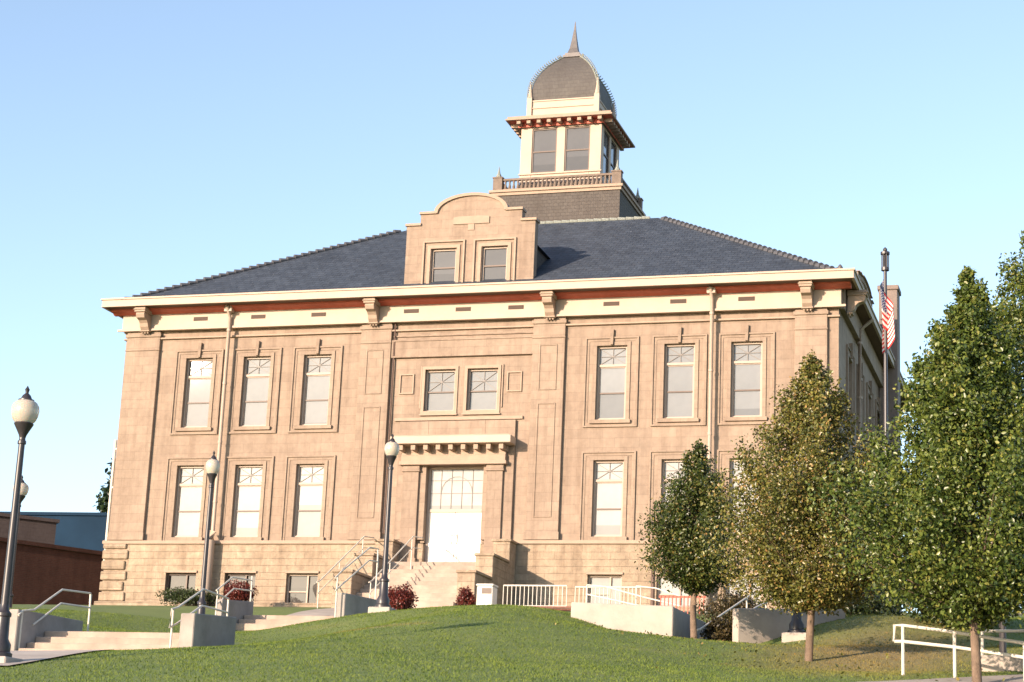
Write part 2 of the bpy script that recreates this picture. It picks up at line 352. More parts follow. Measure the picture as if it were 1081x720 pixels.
# basement
BW = [(c-.66, c+.66, 1.22, 2.46) for c in WC]
mb = MB(); wall_grid(mb, -WX-.02, WX+.02, BZ-.4, 3.62, BW + [(DOOR[0], DOOR[1], 2.75, 3.62)], -.1, .32, skip=(3.62,))
mb.add([(WX+.02,-.1,BZ-.4),(WX+.02,YB,BZ-.4),(WX+.02,YB,3.62),(WX+.02,-.1,3.62)], [(0,1,2,3)])
mb.add([(-WX-.02,-.1,BZ-.4),(-WX-.02,YB,BZ-.4),(-WX-.02,YB,3.62),(-WX-.02,-.1,3.62)], [(0,1,2,3)])
mb.add([(-WX,YB+.02,BZ-.4),(WX,YB+.02,BZ-.4),(WX,YB+.02,3.62),(-WX,YB+.02,3.62)], [(0,1,2,3)])
build(mb, 'foundation_wall', M['rough'], CH, recalc=False)
# corner quoins
for sx in (-1, 1):
    mb = MB(); z = 1.32; k = 0
    while z < 3.5:
        h = .40; w = 1.12 if k % 2 == 0 else 1.02
        x0 = sx*(WX+.10); x1 = sx*(WX+.10-w)
        mb.box(x0, x1, -.2, .9, z, min(z+h-.05, 3.6)); z += h + .02; k += 1
    build(mb, 'quoin', M['rough'], CH, bevel=.03)
mb = MB().box(-WX-.22, -2.7, -.3, .3, BZ-.3, 1.3).box(2.6, WX+.22, -.3, .3, BZ-.3, 1.3).box(WX+.03, WX+.22, .3, YB, BZ-.3, 1.3).box(-WX-.22, -WX-.03, .3, YB, BZ-.3, 1.3)
build(mb, 'plinth', M['rough'], CH, bevel=.03)
mb = MB()
for a, b in ((-WX-.16, DOOR[0]-.9), (DOOR[1]+.9, WX+.16)): mb.box(a, b, -.17, .1, 3.60, 3.74)
mb.box(WX+.003, WX+.16, .1, YB+.1, 3.60, 3.74).box(-WX-.16, -WX-.003, .1, YB+.1, 3.60, 3.74)
build(mb, 'water_table', M['trim'], CH, bevel=.015)
# pilasters
def pilaster(x0, x1, panel):
    mb = MB().box(x0, x1, -.15, .05, 3.75, 12.38)
    mb.box(x0-.05, x1+.05, -.21, -.149, 12.12, 12.26).box(x0-.03, x1+.03, -.19, -.149, 11.55, 11.6).box(x0-.04, x1+.04, -.2, -.149, 3.75, 4.05)
    if panel:
        for a, b in ((4.6, 9.0), (9.5, 11.3)):
            xa, xb = x0+.28, x1-.28
            mb.box(xa, xa+.05, -.18, -.149, a, b).box(xb-.05, xb, -.18, -.149, a, b).box(xa+.05, xb-.05, -.18, -.149, b-.05, b).box(xa+.05, xb-.05, -.18, -.149, a, a+.05)
    return build(mb, 'pilaster', M['stone'], CH, bevel=.012)
for x0, x1, pn in ((-14.5, -13.0, 0), (13.0, 14.2, 0), (-4.19, -2.91, 1), (2.91, 4.19, 1)): pilaster(x0, x1, pn)
# frieze, red moulding, soffit, gutter fascia
FB = 12.38
mb = MB().box(-WX-.12, WX+.12, -.24, .1, FB, 13.07)
mb.box(-WX-.3, WX+.3, -.31, -.238, FB-.02, FB+.07)
build(mb, 'frieze', M['cream'], CH, bevel=.01)
for sx in (-1, 1): build(MB().box(sx*(WX+.003), sx*(WX+.2), .1, YB, FB, 13.2), 'side_frieze', M['stone'], CH, bevel=.01)  # darker stone puts the shade of the sides into the frieze colour
mb = MB().box(-WX-.06, WX+.06, -.12, .1, 12.03, 12.10)
build(mb, 'string_course', M['trim'], CH, bevel=.01)
EV = 15.28; EY = -1.09
mb = MB()
prof = [(-.2, 13.04), (-.34, 13.05), (-.42, 13.10), (-.60, 13.15), (-.64, 13.22), (-.2, 13.22)]
mb.prism([(p[0], p[1]) for p in prof], -WX-.5, WX+.5, 'x')
build(mb, 'crown_moulding', M['redpaint'], CH)
mb = MB().box(-EV+.06, EV-.06, EY+.08, YB+.9, 13.222, 13.26)
build(mb, 'soffit', M['brownpaint'], CH)
def ring(mb, x0, x1, y0, y1, t, z0, z1):
    mb.box(x0, x1, y0, y0+t, z0, z1).box(x0, x1, y1-t, y1, z0, z1).box(x0, x0+t, y0+t, y1-t, z0, z1).box(x1-t, x1, y0+t, y1-t, z0, z1)
mb = MB(); ring(mb, -EV, EV, EY, YB+1, .12, 13.24, 13.50); ring(mb, -EV-.05, EV+.05, EY-.05, YB+1.05, .2, 13.502, 13.57); ring(mb, -EV-.02, EV+.02, EY-.02, YB+1.02, .1, 13.21, 13.238)
mb.box(-EV+.1, EV-.1, EY+.1, YB+.9, 13.44, 13.5)
build(mb, 'gutter_fascia', M['cream'], CH)
# frieze vents
v0 = None
for x in (-11.2, -8.65, -6.03, -2.1, 0.05, 2.2, 6.0, 8.6, 11.2):
    if v0 is None:
        mb = MB().box(x-.31, x+.31, -.252, -.2, 12.72, 12.88)
        for k in range(3): mb.box(x-.31, x+.31, -.262, -.252, 12.735+k*.05, 12.75+k*.05)
        v0 = build(mb, 'vent', M['vent'], CH); vx = x
    else:
        c = v0.copy(); COL.objects.link(c); c.location.x += x - vx
# brackets
def bracket_mesh():
    mb = MB().box(-.24, .24, -.98, -.24, 13.0, 13.2).box(-.27, .27, -1.02, -.24, 13.08, 13.13)
    prof = [(-.25, 13.0), (-.9, 13.0), (-.93, 12.92), (-.86, 12.78), (-.66, 12.72), (-.55, 12.62), (-.5, 12.48), (-.38, 12.36), (-.25, 12.36)]
    mb.prism(prof, -.19, .19, 'x')
    for k in range(3): mb.lathe([(.035, 12.22), (.05, 12.26), (.03, 12.355)], -.12+.12*k, -.33, 8)
    mb.box(-.22, .22, -.45, -.245, 12.30, 12.355)
    return mb
b0 = build(bracket_mesh(), 'bracket', M['trim'], CH, origin=(0, 0, 12.3), bevel=.012)
bl = b0.location.copy()
for i, x in enumerate((-13.6, -3.62, 3.62, 13.5)):
    c = b0 if i == 0 else b0.copy()
    if i: COL.objects.link(c)
    c.location = bl + Vector((x, 0, 0))
for y in (.75,):
    c = b0.copy(); COL.objects.link(c); c.rotation_euler.z = R(90); c.location = Vector((WX, y, 12.3)) - wpos(CH)
# name panel over the entrance bay
mb = MB().box(-2.85, 2.9, -.1, .02, 10.95, 11.66)
for a in (10.95, 11.6): mb.box(-2.88, 2.93, -.135, -.099, a, a+.07)
mb.box(-2.88, -2.81, -.135, -.099, 11.021, 11.599).box(2.86, 2.93, -.135, -.099, 11.021, 11.599)
mb.box(-2.85, 2.9, -.06, .02, 11.8, 11.86)
build(mb, 'name_panel', M['stone'], CH, bevel=.008)

# windows
def star_muntins(mb, x0, x1, z0, z1, y, w=.022):
    cx, cz = (x0+x1)/2, (z0+z1)/2
    mb.box(cx-w/2, cx+w/2, y, y+.02, z0, z1); mb.box(x0, x1, y+.001, y+.019, cz-w/2, cz+w/2)
    for a, b in (((x0, z0), (x1, z1)), ((x0, z1), (x1, z0))):
        dx, dz = b[0]-a[0], b[1]-a[1]; l = math.hypot(dx, dz); nx_, nz_ = -dz/l*w/2, dx/l*w/2
        mb.prism([(a[0]+nx_, a[1]+nz_), (b[0]+nx_, b[1]+nz_), (b[0]-nx_, b[1]-nz_), (a[0]-nx_, a[1]-nz_)], y+.003, y+.017, 'y')
def frame_ring(mb, x0, x1, z0, z1, w, y0, y1, bottom=True):
    mb.box(x0, x0+w, y0, y1, z0, z1).box(x1-w, x1, y0, y1, z0, z1).box(x0+w, x1-w, y0, y1, z1-w, z1)
    if bottom: mb.box(x0+w, x1-w, y0, y1, z0, z0+w)
def make_window(cx, z0, z1, pane_m, surround=True, transom=.26, parent=CH, key=True, hw=HW, ydeep=.2):
    mb = MB(); x0, x1 = cx-hw, cx+hw
    if surround:
        frame_ring(mb, x0-.46, x1+.46, z0-.28, z1+.33, .06, -.075, .01)
        frame_ring(mb, x0-.40, x1+.40, z0-.22, z1+.27, .10, -.022, .01)
        frame_ring(mb, x0-.14, x1+.14, z0-.03, z1+.14, .139, -.045, .01, bottom=False)
        mb.box(x0-.2, x1+.2, -.12, .05, z0-.14, z0-.005)
        if key: mb.prism([(cx-.05, z1+.02), (cx+.05, z1+.02), (cx+.07, z1+.62), (cx-.07, z1+.62)], -.13, .0, 'y')
    else:
        frame_ring(mb, x0-.11, x1+.11, z0-.05, z1+.11, .109, -.05, .01, bottom=False); mb.box(x0-.14, x1+.14, -.09, .05, z0-.12, z0-.005)
    w = build(mb, 'window', M['stone'], parent, origin=(cx, 0, z0))
    zt = z1 - (z1-z0)*transom
    mb = MB(); frame_ring(mb, x0+.003, x1-.003, z0+.003, z1-.003, .07, ydeep-.08, ydeep+.03)
    mb.box(x0+.07, x1-.07, ydeep-.07, ydeep+.03, zt-.045, zt+.045)
    build(mb, 'frame', M['frame'], w)
    zm = z0 + (zt-z0)*.5
    mb = MB(); frame_ring(mb, x0+.073, x1-.073, z0+.073, zt-.048, .035, ydeep-.02, ydeep+.02)
    build(mb, 'sash', M['frame'], w)
    build(MB().box(x0+.11, x1-.11, ydeep-.03, ydeep+.018, zm-.028, zm+.028), 'meeting_rail', M['darkframe'], w)
    mb = MB(); star_muntins(mb, x0+.07, x1-.07, zt+.045, z1-.073, ydeep-.02); build(mb, 'muntin', M['muntin'], w)
    build(MB().box(x0+.05, x1-.05, ydeep+.012, ydeep+.035, z0+.04, z1-.04), 'pane', pane_m, w)
    return w
w2 = make_window(WC[0], *Z2, M['pane2']); w1 = make_window(WC[0], *Z1, M['pane1'], key=False)
for i, c in enumerate(WC):
    if i:
        for w in (w2, w1): k = copy_tree(w, CH); k.location.x += c - WC[0]
for c in EW:
    for w in (w2, w1):
        k = copy_tree(w, CH); k.rotation_euler.z = R(90); k.location = Vector((WX, c, 0)) - Vector((CH.location.x, CH.location.y, 0)) + Vector((0, 0, w.location.z))
# centre windows
def centre_window(h):
    x0, x1, z0, z1 = h; cx = (x0+x1)/2; mb = MB()
    frame_ring(mb, x0-.12, x1+.12, z0-.1, z1+.12, .119, -.05, .01); mb.box(x0-.15, x1+.15, -.1, -.05, z0-.16, z0-.1)
    w = build(mb, 'window', M['trim'], CH); mb = MB(); zm = z0+(z1-z0)*.48
    frame_ring(mb, x0+.003, x1-.003, z0+.003, z1-.003, .07, .12, .23); build(mb, 'frame', M['frame'], w)
    build(MB().box(x0+.07, x1-.07, .15, .22, zm-.025, zm+.025), 'meeting_rail', M['darkframe'], w)
    mb = MB(); star_muntins(mb, x0+.07, x1-.07, zm+.025, z1-.073, .18); build(mb, 'muntin', M['muntin'], w)
    build(MB().box(x0+.05, x1-.05, .212, .235, z0+.04, z1-.04), 'pane', M['pane2'], w)
for h in CWN: centre_window(h)
mb = MB().box(-2.6, 2.6, -.09, .01, 8.42, 8.54).box(-1.62, -1.575, -.06, .01, 8.9, 10.6).box(1.70, 1.74, -.06, .01, 8.9, 10.6)
for s in (-1, 1):
    frame_ring(mb, s*2.2-.3, s*2.2+.3, 9.5, 10.3, .05, -.06, .01)
build(mb, 'belt_moulding', M['trim'], CH)
# basement windows
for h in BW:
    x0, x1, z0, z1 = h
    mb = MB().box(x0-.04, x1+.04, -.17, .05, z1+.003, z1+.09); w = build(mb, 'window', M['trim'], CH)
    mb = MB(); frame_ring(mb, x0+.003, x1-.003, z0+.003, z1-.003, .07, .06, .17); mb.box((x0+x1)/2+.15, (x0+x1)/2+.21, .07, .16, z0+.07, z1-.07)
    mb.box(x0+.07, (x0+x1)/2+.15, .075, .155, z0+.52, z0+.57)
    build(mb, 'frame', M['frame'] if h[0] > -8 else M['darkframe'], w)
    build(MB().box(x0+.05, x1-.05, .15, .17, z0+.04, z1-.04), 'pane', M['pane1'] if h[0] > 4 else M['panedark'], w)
# entrance bay
mb = MB(); 
mb.box(-2.35, -1.153, -.14, .02, 3.76, 8.38).box(1.153, 2.35, -.14, .02, 3.76, 8.38).box(-1.153, 1.153, -.14, .02, 6.66, 8.38)
build(mb, 'entrance_bay', M['stone'], CH, bevel=.012)
def cap(x0, x1):
    mb = MB().box(x0, x1, -.25, -.13, 2.76, 6.62)
    mb.box(x0-.05, x1+.05, -.30, -.128, 2.76, 3.05).box(x0-.05, x1+.05, -.31, -.128, 6.38, 6.46).box(x0-.03, x1+.03, -.29, -.128, 6.46, 6.62)
    build(mb, 'entrance_pilaster', M['stone'], CH, bevel=.012)
cap(-2.05, -1.42); cap(1.33, 1.96)
mb = MB().box(-2.2, 2.12, -.42, -.14, 6.622, 6.76).box(-2.14, 2.06, -.34, -.14, 6.76, 7.0).box(-2.14, 2.06, -.3, -.14, 7.0, 7.12)
for k in range(9):
    x = -2.05 + k*.505
    mb.box(x-.09, x+.09, -.72, -.3, 7.14, 7.34) if k < 9 else 0
mb.box(-2.2, 2.12, -.3, -.14, 7.12, 7.36)
build(mb, 'portico_bracket_course', M['trim'], CH, bevel=.01)
mb = MB().box(-2.45, 2.4, -.86, -.14, 7.36, 7.66).box(-2.38, 2.33, -.8, -.14, 7.66, 7.70)
build(mb, 'portico_cornice', M['cream'], CH, bevel=.02)
# door
x0, x1, z0, z1 = DOOR
mb = MB(); frame_ring(mb, x0+.003, x1-.003, z0+.003, z1-.003, .09, .16, .3, bottom=False)
mb.box(x0+.09, x1-.09, .15, .3, 4.86, 4.98)
D = build(mb, 'door', M['frame'], CH)
for a, b in ((x0+.095, -.012), (.012, x1-.095)):
    mb = MB(); frame_ring(mb, a, b, z0+.02, 4.855, .1, .2, .26); mb.box(a+.1, b-.1, .205, .255, 3.6, 3.7)
    build(mb, 'door_leaf', M['whitepaint'], D)
    build(MB().box(a+.09, b-.09, .225, .235, z0+.1, 4.77), 'pane', M['doorpane'], D)
build(MB().tube([(-.09, .17, 3.65), (-.09, .15, 3.67), (-.09, .15, 3.98), (-.09, .17, 4.0)], .014).tube([(.09, .17, 3.65), (.09, .15, 3.67), (.09, .15, 3.98), (.09, .17, 4.0)], .014), 'handle', M['darkframe'], D)
mb = MB()
for k in range(1, 5): mb.box(x0+.09+k*.424-.012, x0+.09+k*.424+.012, .2, .22, 4.98, 6.52)
for zz in (5.6, 6.1): mb.box(x0+.09, x1-.09, .203, .217, zz-.012, zz+.012)
for a in range(0, 9):
    t0, t1 = math.pi*a/9, math.pi*(a+1)/9; r1_, r2_ = .62, .64
    mb.prism([(r1_*math.cos(t0), 5.62+r1_*math.sin(t0)), (r2_*math.cos(t0), 5.62+r2_*math.sin(t0)), (r2_*math.cos(t1), 5.62+r2_*math.sin(t1)), (r1_*math.cos(t1), 5.62+r1_*math.sin(t1))], .196, .198, 'y')
build(mb, 'muntin', M['muntin'], D)
build(MB().box(x0+.08, x1-.08, .222, .24, 4.97, 6.54), 'transom_pane', M['pane1'], D)
build(MB().box(x0+.003, x1-.003, .02, .34, 2.70, 2.755), 'threshold', M['trim'], D)
# entrance steps with cheek blocks
SX0, SX1 = -2.02, 1.93
mb = MB(); n = 11; zt = 2.72; zb = .62
prof = [(.0, zb-.4), (.0, zt), (-1.55, zt)]
for k in range(n):
    y = -1.55 - k*.37; z = zt - (k+1)*(zt-zb)/n; prof += [(y, z), (y-.37, z)] if k < n-1 else [(y, z)]
prof += [(prof[-1][0], zb-.4)]
mb.prism(prof, SX0, SX1, 'x')
build(mb, 'entrance_steps', M['step'], CH, bevel=.012)
for xa, xb in ((-2.75, -2.023), (1.933, 2.6)):
    mb = MB().box(xa, xb, -1.0, -.2, .5, 3.56).box(xa-.05, xb+.05, -1.05, -.2, 3.56, 3.66)
    mb.box(xa, xb, -3.0, -1.0, .4, 2.74).box(xa-.05, xb+.05, -3.05, -1.053, 2.74, 2.84)
    mb.box(xa, xb, -5.0, -3.0, .2, 1.86).box(xa-.05, xb+.05, -5.05, -3.053, 1.86, 1.96)
    build(mb, 'cheek_wall', M['rough'], CH, bevel=.02)
# handrails of the entrance
def rail_part(x, name='handrail'):
    mb = MB(); mb.tube([(x, -6.2, 1.35), (x, -5.9, 1.45), (x, -1.9, 3.62), (x, -.9, 3.72)], .024)
    mb.tube([(x, -6.1, .95), (x, -1.9, 3.2), (x, -.9, 3.3)], .016)
    for y, z in ((-6.0, 1.4), (-4.2, 2.36), (-2.0, 3.56)): mb.tube([(x, y, z-.02), (x, y, z-1.25)], .02)
    build(mb, name, M['whitemetal'], CH)
rail_part(-2.85); rail_part(-.9)
# downspouts
def downspout(x, y=-.36, east=False, boot=True):
    mb = MB()
    P = (lambda a, b, c: (a, b, c)) if not east else (lambda a, b, c: (WX - b, a, c))
    mb.tube([P(x, -.7, 13.2), P(x, y, 12.75), P(x, y, 3.95), P(x-.02, y-.08, 3.7), P(x-.02, y-.08, 1.0)], .075, 10)
    for z in (12.2, 10.0, 7.6, 5.2): mb.tube([P(x, y, z), P(x, y, z+.09)], .095, 10)
    if not east: mb.box(x-.16, x+.16, -.62, -.3, 12.98, 13.19)
    if boot: mb.tube([P(x-.02, y-.08, 4.05), P(x-.04, y-.12, 3.7), P(x-.06, y-.12, 1.0)], .19, 12)
    o = build(mb, 'downspout', M['frame'], CH, smooth=True)
downspout(-9.84); downspout(9.92); downspout(4.8, -.2, True, False); downspout(14.4, -.2, True, False)
for x in (-2.78, ):
    build(MB().tube([(x, -.1, 13.0), (x, -.1, 4.0)], .035, 8), 'downspout', M['bronze'], CH)
# west service pipe
mb = MB().tube([(-15.0, .6, 2.9), (-15.0, .6, 8.0)], .06, 8)
for z in (4, 6, 7.6): mb.box(-15.0, -14.58, .56, .64, z, z+.06)
build(mb, 'vent_pipe', M['whitemetal'], CH)

# roof
ra, rb, rz0, sl = 14.85, -.65, 13.505, .605
dk = 9.1; dz = rz0 + sl*dk
X0, X1, Y0, Y1 = -ra, ra, rb, YB+.65
a, b, c, d = (X0, Y0, rz0), (X1, Y0, rz0), (X1, Y1, rz0), (X0, Y1, rz0)
ydb = 17.6
e, f, g_, h = (X0+dk, Y0+dk, dz), (X1-dk, Y0+dk, dz), (X1-dk, ydb, dz), (X0+dk, ydb, dz)
roof = build(MB().add([a, b, f, e], [(0,1,2,3)]), 'roof', M['slate'], CH, origin=(0, 0, 13.5))
mb = MB().add([a, b, c, d, e, f, g_, h], [(1,2,6,5), (2,3,7,6), (3,0,4,7), (4,5,6,7)])
build(mb, 'roof_slope', M['slateside'], roof, origin=(0, 0, 13.5))
def hip_caps(p, q, mb, step=.36):
    p, q = Vector(p), Vector(q); L = (q-p).length; n = int(L/step); d = (q-p).normalized()
    for i in range(n):
        s = p + d*i*step; e_ = p + d*(i*step+step*.97)
        mb.tube([s + Vector((0,0,.05)), e_ + Vector((0,0,.0))], .13, 7, r1=.085)
for p, q in ((a, e), (b, f), (c, g_), (d, h)):
    mb = MB(); hip_caps(p, q, mb); build(mb, 'hip_tile', M['slatecap'], roof)
mb = MB(); n = int((f[0]-e[0])/.36)
for i in range(n): mb.tube([(e[0]+i*.36, e[1], dz+.03), (e[0]+i*.36+.34, e[1], dz+.01)], .09, 7, r1=.075)
build(mb, 'ridge_tile', M['copper'], roof)
build(MB().tube([(-5.2, 12.3, dz-.2), (-5.2, 12.3, dz+1.6)], .2, 10).tube([(-5.2, 12.3, dz+1.55), (-5.2, 12.3, dz+1.8)], .26, 10), 'roof_vent', M['darkmetal'], roof)
build(MB().tube([(14.7, -.4, 13.5), (14.7, -.4, 13.7)], .04, 8).lathe([(.02, 13.68), (.09, 13.73), (.11, 13.81), (.07, 13.89), (.01, 13.95)], 14.7, -.4, 10), 'roof_finial', M['darkmetal'], roof, smooth=True)

# dormers
def dormer(front):
    P = (lambda x, y, z: (x, y, z)) if front else (lambda x, y, z: (WX - y + .2, 9.3 + x, z))
    k = 1.0 if front else .95
    prof = [(-2.68, 13.45), (-2.68, 16.48), (-2.12, 16.48), (-2.12, 16.95), (-1.45, 16.95)]
    for i in range(1, 16):
        t = math.pi*(1 - i/16); prof.append((1.45*math.cos(t), 16.95 + .70*math.sin(t)))
    prof += [(1.45, 16.95), (2.12, 16.95), (2.12, 16.48), (2.68, 16.48), (2.68, 13.45)]
    y0, y1 = .3, .72
    wz = (13.95, 15.48); wx = [(-1.58, -.54), (.54, 1.58)]
    zq = (lambda z: z) if front else (lambda z: z if z < 15.55 else 15.55 + (z-15.55)*.22)
    def tr(mb): mb.v = [P(x*k, y, zq(z)) for x, y, z in mb.v]; return mb
    # front face in vertical strips around the two openings
    mb = MB()
    xs = sorted({p[0] for p in prof} | {v for w in wx for v in w})
    def top(x, left):
        e_ = 1e-4 * (-1 if left else 1); x = x + e_
        for p, q in zip(prof[1:-1], prof[2:-1]):
            if p[0] <= x <= q[0] and q[0] > p[0]: return p[1] + (q[1]-p[1])*(x-p[0])/(q[0]-p[0])
        return 16.48
    for xa, xb in zip(xs, xs[1:]):
        ta, tb = top(xa, False), top(xb, True); mx = (xa+xb)/2
        inside = any(w[0] < mx < w[1] for w in wx)
        for ya in (y0, y1):
            if inside:
                mb.add([(xa, ya, 13.45), (xb, ya, 13.45), (xb, ya, wz[0]), (xa, ya, wz[0])], [(0,1,2,3)])
                mb.add([(xa, ya, wz[1]), (xb, ya, wz[1]), (xb, ya, tb), (xa, ya, ta)], [(0,1,2,3)])
            else: mb.add([(xa, ya, 13.45), (xb, ya, 13.45), (xb, ya, tb), (xa, ya, ta)], [(0,1,2,3)])
    for p, q in zip(prof, prof[1:]): mb.add([(p[0], y0, p[1]), (q[0], y0, q[1]), (q[0], y1, q[1]), (p[0], y1, p[1])], [(0,1,2,3)])
    for w in wx:
        for a_, b_, c_, d_ in ((w[0], wz[0], w[0], wz[1]), (w[1], wz[0], w[1], wz[1]), (w[0], wz[1], w[1], wz[1]), (w[0], wz[0], w[1], wz[0])):
            mb.add([(a_, y0, b_), (c_, y0, d_), (c_, y1, d_), (a_, y1, b_)], [(0,1,2,3)])
    # coping
    D = build(tr(mb), 'dormer', M['stone'], CH, recalc=False)
    for xa, xb, z in ((-2.74, -2.08, 16.48), (-2.16, -1.42, 16.95), (1.42, 2.16, 16.95), (2.08, 2.74, 16.48)): build(tr(MB().box(xa, xb, y0-.08, y1+.06, z+.002, z+.10)), 'coping', M['trim'], D)
    mb = MB()
    pr_ = [(1.40*math.cos(math.pi*i/16), 16.97+.66*math.sin(math.pi*i/16)) for i in range(17)] + [(1.55*math.cos(math.pi*i/16), 16.99+.76*math.sin(math.pi*i/16)) for i in range(16, -1, -1)]
    for i in range(16):
        q = [pr_[i], pr_[i+1], pr_[32-i], pr_[33-i]]; mb.prism(q, y0-.09, y1+.05, 'y')
    build(tr(mb), 'coping', M['trim'], D, recalc=True)
    mb = MB()
    mb.prism([(-.72, 16.46), (.78, 16.46), (.78, 16.74), (.5, 16.78), (-.5, 16.78), (-.72, 16.74)], y0-.05, y0+.01, 'y')
    mb.prism([(-.1, 16.2), (.16, 16.2), (.16, 16.46), (-.1, 16.46)], y0-.03, y0+.01, 'y')
    for w in wx:
        frame_ring(mb, w[0]-.36, w[1]+.36, 13.6, wz[1]+.33, .07, y0-.08, y0+.01, bottom=False)
        frame_ring(mb, w[0]-.16, w[1]+.16, 13.6, wz[1]+.14, .13, y0-.05, y0+.01, bottom=False)
        mb.box(w[0]-.12, w[1]+.12, y0-.1, y0+.02, wz[0]-.14, wz[0]-.01)
    build(tr(mb), 'moulding', M['trim'], D, recalc=True)
    for w in wx:
        mb = MB(); frame_ring(mb, w[0]+.003, w[1]-.003, wz[0]+.003, wz[1]-.003, .06, y0+.1, y0+.2); build(tr(mb), 'window', M['frame'], D)
        zm = (wz[0]+wz[1])/2; build(tr(MB().box(w[0]+.06, w[1]-.06, y0+.12, y0+.19, zm-.03, zm+.03)), 'meeting_rail', M['darkframe'], D)
        build(tr(MB().box(w[0]+.05, w[1]-.05, y0+.17, y0+.19, wz[0]+.05, wz[1]-.05)), 'pane', M['panemid'], D)
    mb = MB(); yb = 3.1
    mb.add([(-2.45, y1, 13.5), (-2.45, y1, 15.7), (-2.45, yb, 15.7), (2.45, y1, 13.5), (2.45, y1, 15.7), (2.45, yb, 15.7), (-2.45, yb, 13.5), (2.45, yb, 13.5)],
           [(0,1,2,6), (3,7,5,4)])
    build(tr(mb), 'cheek', M['siding'], D)
    mb = MB().prism([(-2.6, 15.68), (2.6, 15.68), (0, 16.3)], y1+.003, 4.0, 'y')
    build(tr(mb), 'dormer_roof', M['slateside'], D)
dormer(True); dormer(False)
mb = MB().box(14.62, 15.42, 13.2, 14.3, .4, 16.75).box(14.56, 15.48, 13.14, 14.36, 16.75, 16.95)
build(mb, 'chimney', M['chim'], CH, bevel=.02)

# tower
ty0, ty1 = 12.3, 16.8; tc = (ty0+ty1)/2
tw = build(MB().box(-3.05, 3.05, ty0, ty1, 18.2, 21.86), 'tower', M['siding'], CH)
mb = MB().box(-3.2, 3.2, ty0-.15, ty1+.15, 21.863, 21.98).box(-3.12, 3.12, ty0-.07, ty1+.07, 21.72, 21.862)
build(mb, 'ledge', M['trim'], tw)
mb = MB()
for x in (-2.85, 2.85):
    for y in (ty0+.2, ty1-.2): mb.box(x-.22, x+.22, y-.16, y+.16, 21.983, 22.62).box(x-.25, x+.25, y-.19, y+.19, 22.62, 22.68)
for y in (ty0+.2, ty1-.2):
    mb.box(-2.62, 2.62, y-.08, y+.08, 21.983, 22.1).box(-2.62, 2.62, y-.08, y+.08, 22.5, 22.6)
    for k in range(26): mb.lathe([(.05, 22.1), (.075, 22.2), (.04, 22.35), (.06, 22.5)], -2.5+k*.2, y, 8)
for x in (-2.85, 2.85):
    mb.box(x-.08, x+.08, ty0+.37, ty1-.37, 21.983, 22.1).box(x-.08, x+.08, ty0+.37, ty1-.37, 22.5, 22.6)
    for k in range(18): mb.lathe([(.05, 22.1), (.075, 22.2), (.04, 22.35), (.06, 22.5)], x, ty0+.5+k*.2, 8)
M['shadetrim'] = mat('shade_tinted_trim', (.17, .13, .105), .85, .25, 3)  # trim darkened in colour to carry the balustrade's shading
build(mb, 'balustrade', M['shadetrim'], tw)
for x in (-2.85, 2.85):
    for y in (ty0+.2, ty1-.2): build(MB().lathe([(.12, 22.68), (.14, 22.75), (.07, 22.9), (.01, 23.25)], x, y, 8), 'corner_finial', M['copper'], tw)
cx0, cy0, cy1 = 1.95, ty0+.55, ty1-.45
win = (23.0, 25.12)
mb = MB()
def post(x0, x1, y0, y1): mb.box(x0, x1, y0, y1, 21.99, 25.3)
for sx in (-1, 1):
    for ya, yb_ in ((cy0, cy0+.5), (cy1-.5, cy1)): post(sx*cx0, sx*(cx0-.55), ya, yb_)
for ya, yb_ in ((cy0, cy0+.2), (cy1-.2, cy1)):
    mb.box(-cx0+.55, cx0-.55, ya, yb_, 21.99, 22.95).box(-cx0+.55, cx0-.55, ya, yb_, 25.14, 25.3).box(-.2, .2, ya, yb_, 22.95, 25.14)
for sx in (-1, 1):
    mb.box(sx*cx0, sx*(cx0-.2), cy0+.5, cy1-.5, 21.99, 22.95).box(sx*cx0, sx*(cx0-.2), cy0+.5, cy1-.5, 25.14, 25.3).box(sx*cx0, sx*(cx0-.2), tc-.1, tc+.2, 22.95, 25.14)
mb.box(-cx0-.06, cx0+.06, cy0-.07, cy0-.002, 22.86, 22.94)
build(mb, 'belfry', M['cream'], tw, bevel=.015)
def twin(x0, x1, y, ew=False, s=1):
    mb = MB(); z0, z1 = 22.953, 25.137; fy = (y+.05*s, y+.12*s)
    frame_ring(mb, x0, x1, z0, z1, .06, *fy); zm = 24.0; mb.box(x0+.06, x1-.06, *fy, zm-.03, zm+.03)
    pn = MB().box(x0+.05, x1-.05, y+.09*s, y+.1*s, z0+.05, z1-.05)
    if ew:
        for q in (mb, pn): q.v = [(p[1], p[0], p[2]) for p in q.v]
    w = build(mb, 'window', M['darkframe'], tw); build(pn, 'pane', M['panemid'], tw)
for x0, x1 in ((-cx0+.553, -.203), (.203, cx0-.553)): twin(x0, x1, cy0); twin(x0, x1, cy1, False, -1)
for x0, x1 in ((cy0+.503, tc-.103), (tc+.203, cy1-.503)): twin(x0, x1, cx0, True, -1); twin(x0, x1, -cx0, True, 1)
